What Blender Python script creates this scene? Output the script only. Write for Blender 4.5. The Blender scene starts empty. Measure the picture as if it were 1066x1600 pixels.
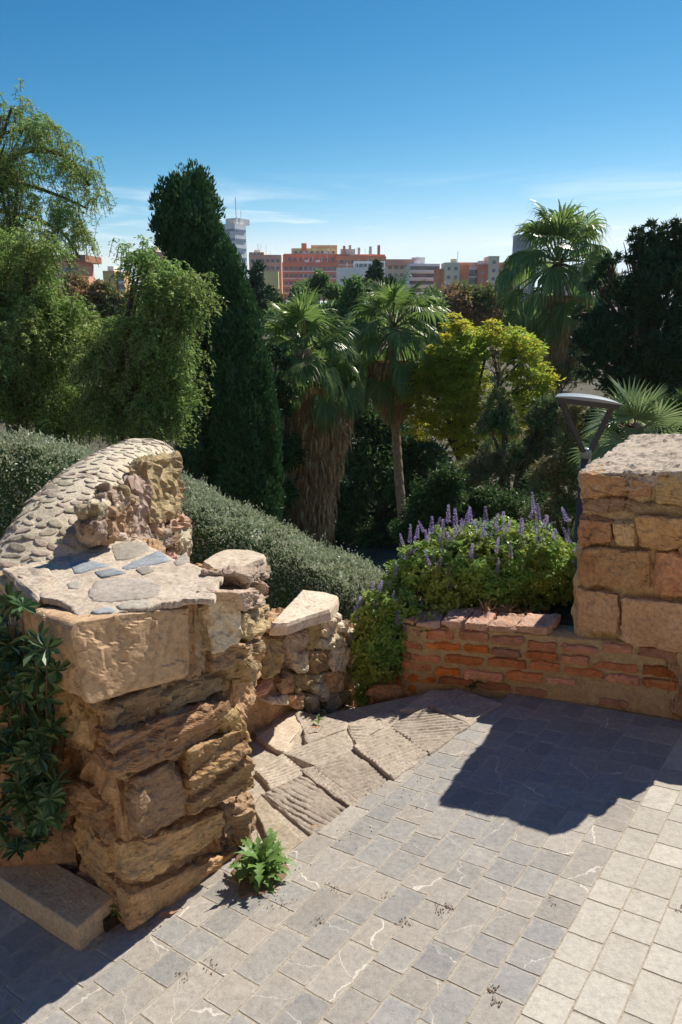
import bpy, math, random
import numpy as np
from mathutils import Vector, Matrix

# ---------------------------------------------------------------- camera, sky, sun, exposure
scene = bpy.context.scene
COL = scene.collection
CZ = 2.145                      # eye height above the paving
FOC, PCX, PCY, HORIZON = 1126.0, 533.0, 800.0, 470.0
PITCH = math.atan((PCY - HORIZON) / FOC)

cam_data = bpy.data.cameras.new("camera")
cam_data.sensor_fit = 'VERTICAL'
cam_data.sensor_height = 36.0
cam_data.lens = FOC / 1600.0 * 36.0
cam_data.clip_start = 0.05
cam_data.clip_end = 12000.0
cam = bpy.data.objects.new("camera", cam_data)
cam.location = (0, 0, CZ)
cam.rotation_euler = (math.pi / 2 - PITCH, 0, 0)
COL.objects.link(cam)
scene.camera = cam

SUN_EL, SUN_AZ = math.radians(46.0), math.radians(40.5)      # azimuth from +Y towards +X
SUN_DIR = Vector((math.sin(SUN_AZ) * math.cos(SUN_EL), math.cos(SUN_AZ) * math.cos(SUN_EL), math.sin(SUN_EL)))
sun_data = bpy.data.lights.new("sun", 'SUN')
sun_data.energy = 3.7
sun_data.angle = math.radians(0.53)
sun_data.color = (1.0, 0.91, 0.78)
sun = bpy.data.objects.new("sun", sun_data)
sun.rotation_euler = SUN_DIR.to_track_quat('Z', 'Y').to_euler()
sun.location = (20, 30, 40)
COL.objects.link(sun)

world = bpy.data.worlds.new("World")
scene.world = world
world.use_nodes = True
wt = world.node_tree
for n in list(wt.nodes):
    wt.nodes.remove(n)
w_out = wt.nodes.new("ShaderNodeOutputWorld")
w_bg = wt.nodes.new("ShaderNodeBackground")
w_sky = wt.nodes.new("ShaderNodeTexSky")
w_sky.sky_type = 'NISHITA'
w_sky.sun_disc = False
w_sky.sun_elevation = SUN_EL
w_sky.sun_rotation = SUN_AZ
w_sky.altitude = 20.0
w_sky.air_density = 0.7
w_sky.dust_density = 0.0
w_sky.ozone_density = 6.0
w_bg.inputs['Strength'].default_value = 0.08
SKY_CURVE = ((3.4, 2.7, 4.7), (5.8, 1.4, 6.3), (9.0, 1.05, 7.4))
# deeper blue overhead, paler towards the horizon: a curve per channel on the sky's own colour
w_sp = wt.nodes.new("ShaderNodeSeparateColor")
w_cb = wt.nodes.new("ShaderNodeCombineColor")
wt.links.new(w_sky.outputs[0], w_sp.inputs[0])
for ch, (ref, gam, gain) in enumerate(SKY_CURVE):
    d_ = wt.nodes.new("ShaderNodeMath"); d_.operation = 'DIVIDE'; d_.inputs[1].default_value = ref
    p_ = wt.nodes.new("ShaderNodeMath"); p_.operation = 'POWER'; p_.inputs[1].default_value = gam
    m_ = wt.nodes.new("ShaderNodeMath"); m_.operation = 'MULTIPLY'; m_.inputs[1].default_value = gain
    c_ = wt.nodes.new("ShaderNodeMath"); c_.operation = 'SMOOTH_MIN'; c_.inputs[1].default_value = 1.08; c_.inputs[2].default_value = 0.2
    wt.links.new(w_sp.outputs[ch], d_.inputs[0]); wt.links.new(d_.outputs[0], c_.inputs[0]); wt.links.new(c_.outputs[0], p_.inputs[0]); wt.links.new(p_.outputs[0], m_.inputs[0])
    wt.links.new(m_.outputs[0], w_cb.inputs[ch])
# thin streaks of cloud low over the horizon, all round
w_tc = wt.nodes.new("ShaderNodeTexCoord")
w_map = wt.nodes.new("ShaderNodeMapping")
w_map.inputs['Scale'].default_value = (2.6, 2.6, 26.0)
w_map.inputs['Location'].default_value = (3.7, 1.3, 0.4)
w_noi = wt.nodes.new("ShaderNodeTexNoise")
w_noi.inputs['Scale'].default_value = 1.25
w_noi.inputs['Detail'].default_value = 7
w_noi.inputs['Roughness'].default_value = 0.6
w_noi.inputs['Distortion'].default_value = 0.5
w_rmp = wt.nodes.new("ShaderNodeMapRange")
w_rmp.inputs['From Min'].default_value = 0.52
w_rmp.inputs['From Max'].default_value = 0.70
w_sep = wt.nodes.new("ShaderNodeSeparateXYZ")
w_el = wt.nodes.new("ShaderNodeMapRange")
w_el.inputs['From Min'].default_value = 0.155
w_el.inputs['From Max'].default_value = 0.09
w_mul = wt.nodes.new("ShaderNodeMath"); w_mul.operation = 'MULTIPLY'
w_mul2 = wt.nodes.new("ShaderNodeMath"); w_mul2.operation = 'MULTIPLY'
w_mul2.inputs[1].default_value = 0.8
w_mix = wt.nodes.new("ShaderNodeMix"); w_mix.data_type = 'RGBA'; w_mix.clamp_factor = True
w_mix.inputs['B'].default_value = (8.2, 8.6, 8.8, 1)
wt.links.new(w_tc.outputs['Generated'], w_map.inputs['Vector'])
wt.links.new(w_map.outputs[0], w_noi.inputs['Vector'])
wt.links.new(w_noi.outputs['Fac'], w_rmp.inputs['Value'])
wt.links.new(w_tc.outputs['Generated'], w_sep.inputs[0])
wt.links.new(w_sep.outputs['Z'], w_el.inputs['Value'])
wt.links.new(w_rmp.outputs[0], w_mul.inputs[0])
wt.links.new(w_el.outputs[0], w_mul.inputs[1])
wt.links.new(w_mul.outputs[0], w_mul2.inputs[0])
wt.links.new(w_mul2.outputs[0], w_mix.inputs['Factor'])
wt.links.new(w_cb.outputs[0], w_mix.inputs['A'])
wt.links.new(w_mix.outputs['Result'], w_bg.inputs['Color'])
wt.links.new(w_bg.outputs[0], w_out.inputs['Surface'])

scene.view_settings.view_transform = 'Standard'
scene.view_settings.look = 'None'
scene.view_settings.gamma = 1.0
scene.view_settings.use_curve_mapping = False
scene.view_settings.exposure = 0.85
scene.render.engine = 'CYCLES'
scene.cycles.max_bounces = 8
scene.cycles.transparent_max_bounces = 8
scene.cycles.use_denoising = True

# ---------------------------------------------------------------- geometry of the site
O = np.array([0, 0, CZ])
_c, _s = math.cos(PITCH), math.sin(PITCH)
def ray(px, py):
    x, u = (px - PCX) / FOC, (PCY - py) / FOC
    return np.array([x, _c + u * _s, -_s + u * _c])
# the paving slopes: A runs away to the right, B away to the left and downhill
AX = ray(1415, 530); AX /= np.linalg.norm(AX)
BX = ray(-910, 783); BX /= np.linalg.norm(BX)
NX = np.cross(AX, BX); NX /= np.linalg.norm(NX)
ZX = np.array([0, 0, 1.0])
_M = np.array([AX, BX, ZX]).T
_Mi = np.linalg.inv(_M)
def W(a, b, c=0.0):
    return a * AX + b * BX + c * ZX
def toab(P):
    return _Mi @ np.asarray(P, float)
def ABZ(a, b, z):
    p = a * AX + b * BX
    return np.array([p[0], p[1], z])
def atz(px, py, z):
    r = ray(px, py); return O + r * ((z - CZ) / r[2])
def aty(px, py, y):
    r = ray(px, py); return O + r * (y / r[1])
def flo(px, py, c=0.0):
    r = _Mi @ ray(px, py); o = _Mi @ O
    q = o + r * ((c - o[2]) / r[2]); return q[:2]
def on_a(px, py, a0):
    r = _Mi @ ray(px, py); o = _Mi @ O
    return _M @ (o + r * ((a0 - o[0]) / r[0]))
def on_b(px, py, b0):
    r = _Mi @ ray(px, py); o = _Mi @ O
    return _M @ (o + r * ((b0 - o[1]) / r[1]))
def on_plane(px, py, p, n):
    r = ray(px, py); return O + r * (np.dot(np.asarray(p) - O, n) / np.dot(r, n))
def project(P):
    P = np.asarray(P, float) - O
    fw = P[..., 1] * _c - P[..., 2] * _s
    up = P[..., 1] * _s + P[..., 2] * _c
    return PCX + FOC * P[..., 0] / fw, PCY - FOC * up / fw, fw

# ---------------------------------------------------------------- numpy noise
def _hash(ix, iy, iz):
    h = (ix * 374761393 + iy * 668265263 + iz * 2147483647 + 144665) & 0xffffffff
    h = ((h ^ (h >> 13)) * 1274126177) & 0xffffffff
    h = ((h ^ (h >> 16)) * 2246822519) & 0xffffffff
    return ((h ^ (h >> 15)) & 0xffff) / 32767.5 - 1.0
def vnoise(P):
    P = np.asarray(P, float)
    i = np.floor(P).astype(np.int64); f = P - i
    f = f * f * f * (f * (f * 6 - 15) + 10)
    x, y, z = i[..., 0], i[..., 1], i[..., 2]
    def h(a, b, c): return _hash(x + a, y + b, z + c)
    fx, fy, fz = f[..., 0], f[..., 1], f[..., 2]
    l = lambda a, b, t: a + (b - a) * t
    return l(l(l(h(0,0,0), h(1,0,0), fx), l(h(0,1,0), h(1,1,0), fx), fy),
             l(l(h(0,0,1), h(1,0,1), fx), l(h(0,1,1), h(1,1,1), fx), fy), fz)
def fbm(P, o=4, g=0.5):
    P = np.asarray(P, float); t = 0; a = 1; s = 0
    for k in range(o):
        t = t + a * vnoise(P * (2.03 ** k) + k * 17.3); s += a; a *= g
    return t / s
def unit(v):
    v = np.asarray(v, float)
    return v / np.maximum(np.linalg.norm(v, axis=-1, keepdims=True), 1e-9)

# ---------------------------------------------------------------- object helpers
def mesh_from(name, V, F, smooth=True):
    """V (n,3); F a list of faces or an int array (m,3|4)"""
    me = bpy.data.meshes.new(name)
    V = np.asarray(V, np.float32)
    if isinstance(F, np.ndarray):
        m, k = F.shape
        me.vertices.add(len(V)); me.vertices.foreach_set('co', V.ravel())
        me.loops.add(m * k); me.loops.foreach_set('vertex_index', F.astype(np.int32).ravel())
        me.polygons.add(m)
        me.polygons.foreach_set('loop_start', np.arange(0, m * k, k, dtype=np.int32))
        me.update(calc_edges=True)
    else:
        me.from_pydata([tuple(map(float, v)) for v in V], [], [tuple(map(int, f)) for f in F])
    me.polygons.foreach_set('use_smooth', np.full(len(me.polygons), bool(smooth)))
    me.update()
    return me
def obj_me(name, me, m, parent=None):
    if m is not None and not me.materials:
        me.materials.append(m)
    o = bpy.data.objects.new(name, me)
    COL.objects.link(o)
    if parent is not None:
        o.parent = parent
    return o
def obj(name, V, F, m, parent=None, smooth=True):
    return obj_me(name, mesh_from(name, V, F, smooth), m, parent)
def tag(o, label, cat=None, group=None, kind=None):
    o['label'] = label
    if cat: o['category'] = cat
    if group: o['group'] = group
    if kind: o['kind'] = kind
    return o
def empty(name):
    o = bpy.data.objects.new(name, None)
    o.empty_display_size = 0.2
    COL.objects.link(o)
    return o
def stuff(o):
    o['kind'] = 'stuff'; return o
class MB:
    """collects faces into one mesh"""
    def __init__(s): s.V = []; s.F = []; s.n = 0
    def add(s, V, F):
        V = np.asarray(V, float)
        s.V.append(V); n = s.n
        s.F.extend([tuple(int(i) + n for i in f) for f in F]); s.n += len(V)
    def box(s, c, h, R=None):
        g = np.array([[x, y, z] for x in (-1, 1) for y in (-1, 1) for z in (-1, 1)], float) * np.asarray(h)
        if R is not None: g = g @ np.asarray(R).T
        s.add(g + np.asarray(c), [(0,1,3,2),(4,6,7,5),(0,4,5,1),(2,3,7,6),(0,2,6,4),(1,5,7,3)])
    def tube(s, P, R, k=6, cap=True):
        V, F = tube(P, R, k, cap); s.add(V, F)
    def build(s, name, m, parent=None, smooth=False):
        return obj(name, np.concatenate(s.V), s.F, m, parent, smooth)
def tube(P, R, k=6, cap=True):
    P = np.asarray(P, float); n = len(P)
    R = np.full(n, R) if np.isscalar(R) else np.asarray(R, float)
    T = unit(np.gradient(P, axis=0))
    ref = np.array([0.31, 0.17, 0.93]) if abs(T[0] @ np.array([0.31, 0.17, 0.93])) < .9 else np.array([1.0, 0.1, 0])
    U = unit(np.cross(T, ref)); Vv = np.cross(T, U)
    an = np.arange(k) * 2 * math.pi / k
    ring = P[:, None] + R[:, None, None] * (np.cos(an)[None, :, None] * U[:, None] + np.sin(an)[None, :, None] * Vv[:, None])
    F = []
    for i in range(n - 1):
        for j in range(k):
            F.append((i*k+j, i*k+(j+1) % k, (i+1)*k+(j+1) % k, (i+1)*k+j))
    if cap:
        F.append(tuple(range(k))[::-1]); F.append(tuple((n-1)*k + j for j in range(k)))
    return ring.reshape(-1, 3), F
def bez(p, n):
    """Catmull-Rom through points"""
    p = np.asarray(p, float); m = len(p)
    q = np.vstack([2*p[0]-p[1], p, 2*p[-1]-p[-2]])
    t = np.linspace(0, m - 1 - 1e-6, n); i = t.astype(int); f = (t - i)[:, None]
    a, b, c, d = q[i], q[i+1], q[i+2], q[i+3]
    return 0.5*((2*b) + (c-a)*f + (2*a-5*b+4*c-d)*f**2 + (3*b-a-3*c+d)*f**3)

_cg = {}
def cube_grid(n):
    if n in _cg: return _cg[n]
    idx = {}; V = []; F = []
    def vid(p):
        k = tuple(np.round(p, 5))
        if k not in idx: idx[k] = len(V); V.append(k)
        return idx[k]
    t = np.linspace(-1, 1, n + 1)
    for ax in range(3):
        for sg in (-1, 1):
            u, v = [(1, 2), (2, 0), (0, 1)][ax]
            for i in range(n):
                for j in range(n):
                    q = []
                    for di, dj in ((0,0),(1,0),(1,1),(0,1)):
                        p = [0, 0, 0]; p[ax] = sg; p[u] = t[i+di]; p[v] = t[j+dj]; q.append(vid(p))
                    F.append(q if sg > 0 else q[::-1])
    _cg[n] = (np.array(V, float), np.array(F, np.int32))
    return _cg[n]
def stone_mesh(P8, n=8, rad=0.02, amp=0.012, freq=9, strata=0.0, sfreq=30, seed=0, cuts=3, rough=0.004):
    """P8[i][j][k] corners: i along the face, j into the wall, k up. Rounded, chipped, layered block."""
    P8 = np.asarray(P8, float).reshape(2, 2, 2, 3)
    rng = np.random.RandomState(seed)
    g, F = cube_grid(n)
    g = g.copy()
    ax = [P8[1].mean((0, 1)) - P8[0].mean((0, 1)), P8[:, 1].mean((0, 1)) - P8[:, 0].mean((0, 1)), P8[:, :, 1].mean((0, 1)) - P8[:, :, 0].mean((0, 1))]
    ln = np.array([np.linalg.norm(a) for a in ax]); e = np.array([a / l for a, l in zip(ax, ln)])
    ra = np.clip(2 * rad / ln, 0.02, 0.9)
    # a rounded box keeps its grid lines where the rounding happens
    g = np.sign(g) * np.abs(g) ** 0.8
    inn = np.clip(g, -(1 - ra), 1 - ra)
    d = (g - inn) / ra
    dn = np.linalg.norm(d, axis=1, keepdims=True)
    d = d / np.maximum(dn, 1e-9)
    g = inn + d * ra
    for _ in range(cuts):
        m = unit(rng.normal(size=3) * np.array([1, .6, 1]) + np.array([0, -.3, 0]))
        t = np.abs(m).sum() * rng.uniform(.72, .95)
        o = g @ m - t
        g -= np.where(o > 0, o, 0)[:, None] * m
    u, v, w = [(g[:, i] + 1) / 2 for i in range(3)]
    P = 0
    for i in (0, 1):
        for j in (0, 1):
            for k in (0, 1):
                P = P + ((u if i else 1-u) * (v if j else 1-v) * (w if k else 1-w))[:, None] * P8[i, j, k]
    nr = unit(d @ e)
    off = rng.uniform(-50, 50, 3)
    disp = amp * 1.2 * fbm(P * freq + off, 3) + rough * 1.3 * fbm(P * 38 + off, 4, .65)
    # broken facets: cells pushed in or out with a slope of their own
    q = P * (freq * 1.6) + off + .35 * np.stack([vnoise(P*20+off), vnoise(P*20+off+5), vnoise(P*20+off+9)], -1)
    ci = np.floor(q).astype(np.int64); cf = q - ci - .5
    hh = lambda k: _hash(ci[:, 0] + k, ci[:, 1] - 3*k, ci[:, 2] + 7*k)
    disp = disp + amp * .55 * (hh(1) + cf[:, 0] * hh(2) + cf[:, 1] * hh(3) + cf[:, 2] * hh(4))
    if strata:      # beds of different hardness stand out in ledges
        tl = unit(e[2] + rng.normal(size=3) * 0.10)
        h = (P @ tl + fbm(P * 4 + off, 3) * 0.02) * sfreq + off[0]
        lay = np.floor(h); fr = h - lay
        hv = _hash(lay.astype(np.int64), ci[:, 0]*0 + seed, 0*ci[:, 1]); hn = _hash(lay.astype(np.int64) + 1, ci[:, 0]*0 + seed, 0*ci[:, 1])
        st = hv + (hn - hv) * np.clip((fr - .75) * 4, 0, 1)
        disp = disp + strata * st * (1 - 0.8 * np.abs(nr @ tl))
    P = P + nr * disp[:, None]
    return P, F
def stone(name, P8, m, parent, **kw):
    P, F = stone_mesh(P8, **kw)
    return obj(name, P, F, m, parent, smooth=kw.get('n', 8) < 9)
def quad8(front, depth):
    """front = TL, TR, BR, BL world points; depth vector(s) -> P8[i][j][k]"""
    TL, TR, BR, BL = [np.asarray(p, float) for p in front]
    d = np.asarray(depth, float)
    return [[[BL, TL], [BL + d, TL + d]], [[BR, TR], [BR + d, TR + d]]]
def plate(poly, thick, up, seed=0, jag=0.06, rings=3, wob=0.003):
    """flat irregular piece of stone: polygon outline (n,3), lying with its top `thick` above"""
    poly = np.asarray(poly, float); rng = np.random.RandomState(seed)
    n = len(poly); out = []
    for i in range(n):
        p, q = poly[i], poly[(i+1) % n]
        L = np.linalg.norm(q - p); k = max(2, int(L / 0.03))
        for t in np.arange(k) / k:
            out.append(p + (q - p) * (0.04 + 0.96 * t))
    out = np.array(out); c = out.mean(0); m = len(out)
    out = c + (out - c) * (1 + jag * rng.uniform(-1, 1, (m, 1)))
    up = unit(up)
    V = []; prof = [(1.03, -0.4), (1.0, 0.6), (0.94, 1.0), (0.55, 1.05), (0.2, 1.0)]
    for s, h in prof:
        r = c + (out - c) * s
        V.append(r + up * (thick * h) + up[None] * (wob * fbm(r * 25 + seed, 3))[:, None])
    V = np.concatenate(V + [c[None] + up * thick])
    F = []
    for k in range(len(prof) - 1):
        for j in range(m):
            F.append((k*m+j, k*m+(j+1) % m, (k+1)*m+(j+1) % m, (k+1)*m+j))
    k = len(prof) - 1
    for j in range(m): F.append((k*m+j, k*m+(j+1) % m, len(V) - 1))
    return V, F
# ---------------------------------------------------------------- materials
class NT:
    def __init__(s, name):
        s.m = bpy.data.materials.new(name); s.m.use_nodes = True
        s.t = s.m.node_tree
        for n in list(s.t.nodes): s.t.nodes.remove(n)
        s.out = s.t.nodes.new('ShaderNodeOutputMaterial')
    def n(s, typ, **kw):
        o = s.t.nodes.new('ShaderNode' + typ)
        for k, v in kw.items():
            if k.startswith('i_'):
                o.inputs[k[2:].replace('_', ' ')].default_value = v
            else: setattr(o, k, v)
        return o
    def l(s, a, b): s.t.links.new(a, b)
    def pos(s, rand=True, scale=1.0):
        g = s.n('NewGeometry')
        if not rand: return g.outputs['Position']
        oi = s.n('ObjectInfo')
        v = s.n('VectorMath', operation='SCALE'); v.inputs[0].default_value = (37.1, 91.7, 53.3)
        s.l(oi.outputs['Random'], v.inputs['Scale'])
        a = s.n('VectorMath', operation='ADD')
        s.l(g.outputs['Position'], a.inputs[0]); s.l(v.outputs[0], a.inputs[1])
        return a.outputs[0]
    def noise(s, vec, scale, detail=5, rough=.55, dist=0.0):
        o = s.n('TexNoise'); o.inputs['Scale'].default_value = scale; o.inputs['Detail'].default_value = detail
        o.inputs['Roughness'].default_value = rough; o.inputs['Distortion'].default_value = dist
        s.l(vec, o.inputs['Vector']); return o.outputs['Fac']
    def ramp(s, fac, stops, interp='LINEAR'):
        r = s.n('ValToRGB'); r.color_ramp.interpolation = interp
        e = r.color_ramp.elements
        while len(e) < len(stops): e.new(0.5)
        for el, (p, c) in zip(e, stops):
            el.position = p; el.color = (*c, 1) if len(c) == 3 else c
        s.l(fac, r.inputs['Fac']); return r.outputs['Color']
    def mix(s, fac, a, b, mode='MIX'):
        x = s.n('Mix', data_type='RGBA', blend_type=mode)
        for sock, v in (('Factor', fac), ('A', a), ('B', b)):
            i = [k for k in x.inputs if k.name == sock and (k.type == 'RGBA' or sock == 'Factor')][0]
            if isinstance(v, (int, float)): i.default_value = v
            elif isinstance(v, tuple): i.default_value = (*v, 1) if len(v) == 3 else v
            else: s.l(v, i)
        return [k for k in x.outputs if k.type == 'RGBA'][0]
    def math(s, op, a, b=0.0, c=None, clamp=False):
        x = s.n('Math', operation=op, use_clamp=clamp)
        for i, v in enumerate([a, b] + ([c] if c is not None else [])):
            if isinstance(v, (int, float)): x.inputs[i].default_value = v
            else: s.l(v, x.inputs[i])
        return x.outputs[0]
    def rng(s, v, a, b, c=0.0, d=1.0):
        x = s.n('MapRange'); s.l(v, x.inputs['Value'])
        for k, q in zip(('From Min', 'From Max', 'To Min', 'To Max'), (a, b, c, d)): x.inputs[k].default_value = q
        return x.outputs[0]
    def bsdf(s, col, rough=.8, bump=None, bstr=.4, bdist=.01, spec=.3):
        b = s.n('BsdfPrincipled')
        if isinstance(col, tuple): b.inputs['Base Color'].default_value = (*col, 1)
        else: s.l(col, b.inputs['Base Color'])
        if isinstance(rough, (int, float)): b.inputs['Roughness'].default_value = rough
        else: s.l(rough, b.inputs['Roughness'])
        b.inputs['Specular IOR Level'].default_value = spec
        if bump is not None:
            k = s.n('Bump'); k.inputs['Strength'].default_value = bstr; k.inputs['Distance'].default_value = bdist
            s.l(bump, k.inputs['Height']); s.l(k.outputs[0], b.inputs['Normal'])
        s.l(b.outputs[0], s.out.inputs['Surface'])
        return b
    def island(s):
        return s.n('NewGeometry').outputs['Random Per Island']
    def orand(s):
        return s.n('ObjectInfo').outputs['Random']

def stone_mat(name, cols, dark=(.06, .042, .028), dirt=.5, scale=4.0, strata=0.0, bstr=.5, rand_hue=.06, rough=.9, lichen=None, crack=.5, bdist=.009, pit=.7):
    t = NT(name); p = t.pos()
    vec = p
    if strata:
        mp = t.n('Mapping'); mp.inputs['Scale'].default_value = (1.2, 1.2, strata); mp.inputs['Rotation'].default_value = (.14, .1, 0)
        t.l(p, mp.inputs['Vector']); vec = mp.outputs[0]
    n1 = t.noise(vec, scale, 9, .68, .35)
    n2 = t.noise(p, scale * 10, 8, .75)
    n3 = t.noise(p, scale * 1.9, 8, .68, 1.2)
    n4 = t.noise(p, 95, 5, .7)
    k = len(cols)
    c = t.ramp(n1, [(0.3 + 0.4 * i / max(1, k - 1), col) for i, col in enumerate(cols)])
    c = t.mix(.8, c, t.ramp(n2, [(.28, (.40, .37, .34)), (.5, (1, 1, 1)), (.74, (1.38, 1.34, 1.28))]), 'MULTIPLY')
    # dirt and stains in patches of their own
    c = t.mix(t.rng(n3, .55, .66, 0, dirt), c, dark)
    # pits
    c = t.mix(t.rng(n4, .36, .28, 0, pit), c, dark)
    vo = t.n('TexVoronoi', feature='DISTANCE_TO_EDGE'); vo.inputs['Scale'].default_value = scale * 1.3
    wv = t.n('VectorMath', operation='ADD'); t.l(vec, wv.inputs[0])
    nz = t.n('TexNoise'); nz.inputs['Scale'].default_value = scale * 2.5; nz.inputs['Detail'].default_value = 6; t.l(p, nz.inputs['Vector'])
    sc_ = t.n('VectorMath', operation='SCALE'); t.l(nz.outputs['Color'], sc_.inputs[0]); sc_.inputs['Scale'].default_value = .45; t.l(sc_.outputs[0], wv.inputs[1])
    t.l(wv.outputs[0], vo.inputs['Vector'])
    ck = t.math('MULTIPLY', t.rng(vo.outputs['Distance'], .03, .0, 0, 1), t.rng(t.noise(p, scale, 3), .5, .62, 0, crack))
    c = t.mix(t.math('MULTIPLY', ck, .8), c, dark)
    if lichen:
        c = t.mix(t.rng(t.noise(p, 23, 6, .7), .60, .68, 0, .7), c, lichen)
    hs = t.n('HueSaturation'); t.l(c, hs.inputs['Color'])
    r = t.orand()
    t.l(t.rng(r, 0, 1, .5 - rand_hue * .25, .5 + rand_hue * .25), hs.inputs['Hue'])
    wn = t.n('TexWhiteNoise', noise_dimensions='1D'); t.l(r, wn.inputs['W'])
    t.l(t.rng(wn.outputs['Value'], 0, 1, .74, 1.2), hs.inputs['Value'])
    b1 = t.noise(vec, scale * 5, 10, .75)
    h = t.math('ADD', t.math('MULTIPLY', b1, 1.0), t.math('MULTIPLY', t.noise(p, 70, 8, .8), .55))
    h = t.math('SUBTRACT', h, t.math('MULTIPLY', ck, .5))
    h = t.math('SUBTRACT', h, t.rng(n4, .38, .28, 0, .25 * pit / .7))
    t.bsdf(hs.outputs[0], rough, h, min(1, bstr * 1.3), bdist)
    return t.m

M = {}
M['sand'] = stone_mat('sandstone', [(.24, .135, .06), (.46, .28, .135), (.62, .42, .225), (.46, .29, .15), (.70, .53, .33)], strata=10, dirt=.4, bstr=.8)
M['dressed'] = stone_mat('dressed_sandstone', [(0.561, 0.378, 0.213), (0.659, 0.470, 0.281), (0.732, 0.549, 0.348)], dirt=.18, scale=3, bstr=.35, rand_hue=.03)
M['pale'] = stone_mat('pale_limestone', [(0.512, 0.415, 0.305), (0.683, 0.586, 0.451), (0.756, 0.671, 0.537)], dirt=.25, scale=5, bstr=.5)
M['orange'] = stone_mat('ochre_sandstone', [(.44, .235, .105), (.60, .355, .175), (.68, .45, .245)], dirt=.3, scale=4, bstr=.65)
M['ochre'] = stone_mat('yellow_sandstone', [(.55, .36, .185), (.66, .46, .25), (.73, .54, .33)], dirt=.2, scale=4, bstr=.5)
M['rubble'] = stone_mat('rubble_stone', [(0.268, 0.207, 0.146), (0.439, 0.354, 0.256), (0.561, 0.470, 0.354), (0.634, 0.561, 0.451)], dirt=.35, scale=7, bstr=.6, rand_hue=.12)
M['dark_stone'] = stone_mat('weathered_dark_stone', [(0.229, 0.160, 0.099), (0.396, 0.275, 0.168), (0.549, 0.396, 0.251)], dirt=.4, scale=7, bstr=.7, strata=6)
M['moss'] = stone_mat('mossy_stone', [(0.268, 0.195, 0.104), (0.415, 0.311, 0.177), (0.537, 0.421, 0.256)], dirt=.4, scale=8, bstr=.6, lichen=(.36, .31, .15))
M['slate'] = stone_mat('blue_grey_slate', [(0.207, 0.232, 0.256), (0.305, 0.336, 0.366), (0.403, 0.421, 0.427)], dirt=.1, scale=5, bstr=.3, dark=(.2, .16, .11))
M['flag'] = stone_mat('grey_flagstone', [(0.317, 0.287, 0.244), (0.415, 0.378, 0.323), (0.488, 0.445, 0.378)], dirt=.25, scale=5, bstr=.4, dark=(.2, .15, .10))
M['red_cobble'] = stone_mat('red_stone', [(0.366, 0.159, 0.104), (0.464, 0.232, 0.159), (0.549, 0.329, 0.244)], dirt=.3, scale=8)
M['mortar'] = stone_mat('lime_mortar', [(.34, .29, .225), (.43, .375, .30), (.50, .44, .36)], dirt=.35, scale=9, bstr=.7, dark=(.2, .15, .10), pit=.3)
M['mortar_top'] = stone_mat('pale_lime_mortar', [(.50, .42, .32), (.62, .535, .42), (.69, .61, .50)], dirt=.45, scale=6, bstr=.55, dark=(.34, .26, .17), pit=.25, crack=.6)
M['mortar_dark'] = stone_mat('earthy_mortar', [(0.286, 0.182, 0.095), (0.476, 0.317, 0.182), (0.634, 0.452, 0.277)], dirt=.4, scale=9, bstr=1.0)
M['mortar_tan'] = stone_mat('tan_mortar', [(0.429, 0.295, 0.167), (0.604, 0.443, 0.268), (0.725, 0.563, 0.376)], dirt=.3, scale=11, bstr=1.0)
M['coping'] = stone_mat('cream_coping_mortar', [(.52, .44, .33), (.62, .545, .43), (.67, .60, .49)], dirt=.3, scale=7, bstr=.6, dark=(.36, .28, .18), pit=.25)
M['kerb'] = stone_mat('kerb_stone', [(.54, .39, .25), (.63, .48, .325), (.69, .55, .39)], dirt=.3, scale=6, bstr=.5, dark=(.27, .18, .11))
M['step'] = stone_mat('worn_step_stone', [(.36, .31, .255), (.44, .385, .32), (.51, .455, .385)], dirt=.3, scale=4, bstr=.6, dark=(.25, .19, .13), rand_hue=.02)
M['step_pale'] = stone_mat('worn_pale_step_stone', [(.44, .37, .28), (.52, .45, .345), (.57, .50, .40)], dirt=.3, scale=5, bstr=.5, dark=(.3, .22, .14))
M['coping_slate'] = stone_mat('coping_slate', [(.29, .245, .185), (.39, .335, .26), (.48, .42, .335), (.56, .50, .41)], dirt=.2, scale=9, bstr=.5, rand_hue=.12, pit=.4)

def brick_mat():
    t = NT('old_brick'); p = t.pos()
    n1 = t.noise(p, 9, 6, .65); n2 = t.noise(p, 60, 5, .6); n3 = t.noise(p, 14, 6, .7, .6)
    c = t.ramp(n1, [(.3, (.42, .14, .05)), (.5, (.60, .22, .075)), (.72, (.66, .31, .14))])
    c = t.mix(.5, c, t.ramp(n2, [(.3, (.55, .5, .48)), (.6, (1.05, 1, 1)), (.8, (1.3, 1.25, 1.2))]), 'MULTIPLY')
    c = t.mix(t.rng(n3, .55, .72, 0, .75), c, (.34, .235, .15))
    hs = t.n('HueSaturation'); t.l(c, hs.inputs['Color'])
    r = t.orand(); t.l(t.rng(r, 0, 1, .62, 1.25), hs.inputs['Value']); 
    wn = t.n('TexWhiteNoise', noise_dimensions='1D'); t.l(r, wn.inputs['W']); t.l(t.rng(wn.outputs['Value'], 0, 1, .7, 1.08), hs.inputs['Saturation'])
    t.bsdf(hs.outputs[0], .92, t.noise(p, 70, 6, .7), .6, .008)
    return t.m
M['brick'] = brick_mat()
M['cap_brick'] = stone_mat('weathered_cap_brick', [(.44, .245, .165), (.56, .36, .265), (.64, .46, .36)], dirt=.2, scale=9, bstr=.6, rand_hue=.04)

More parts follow.
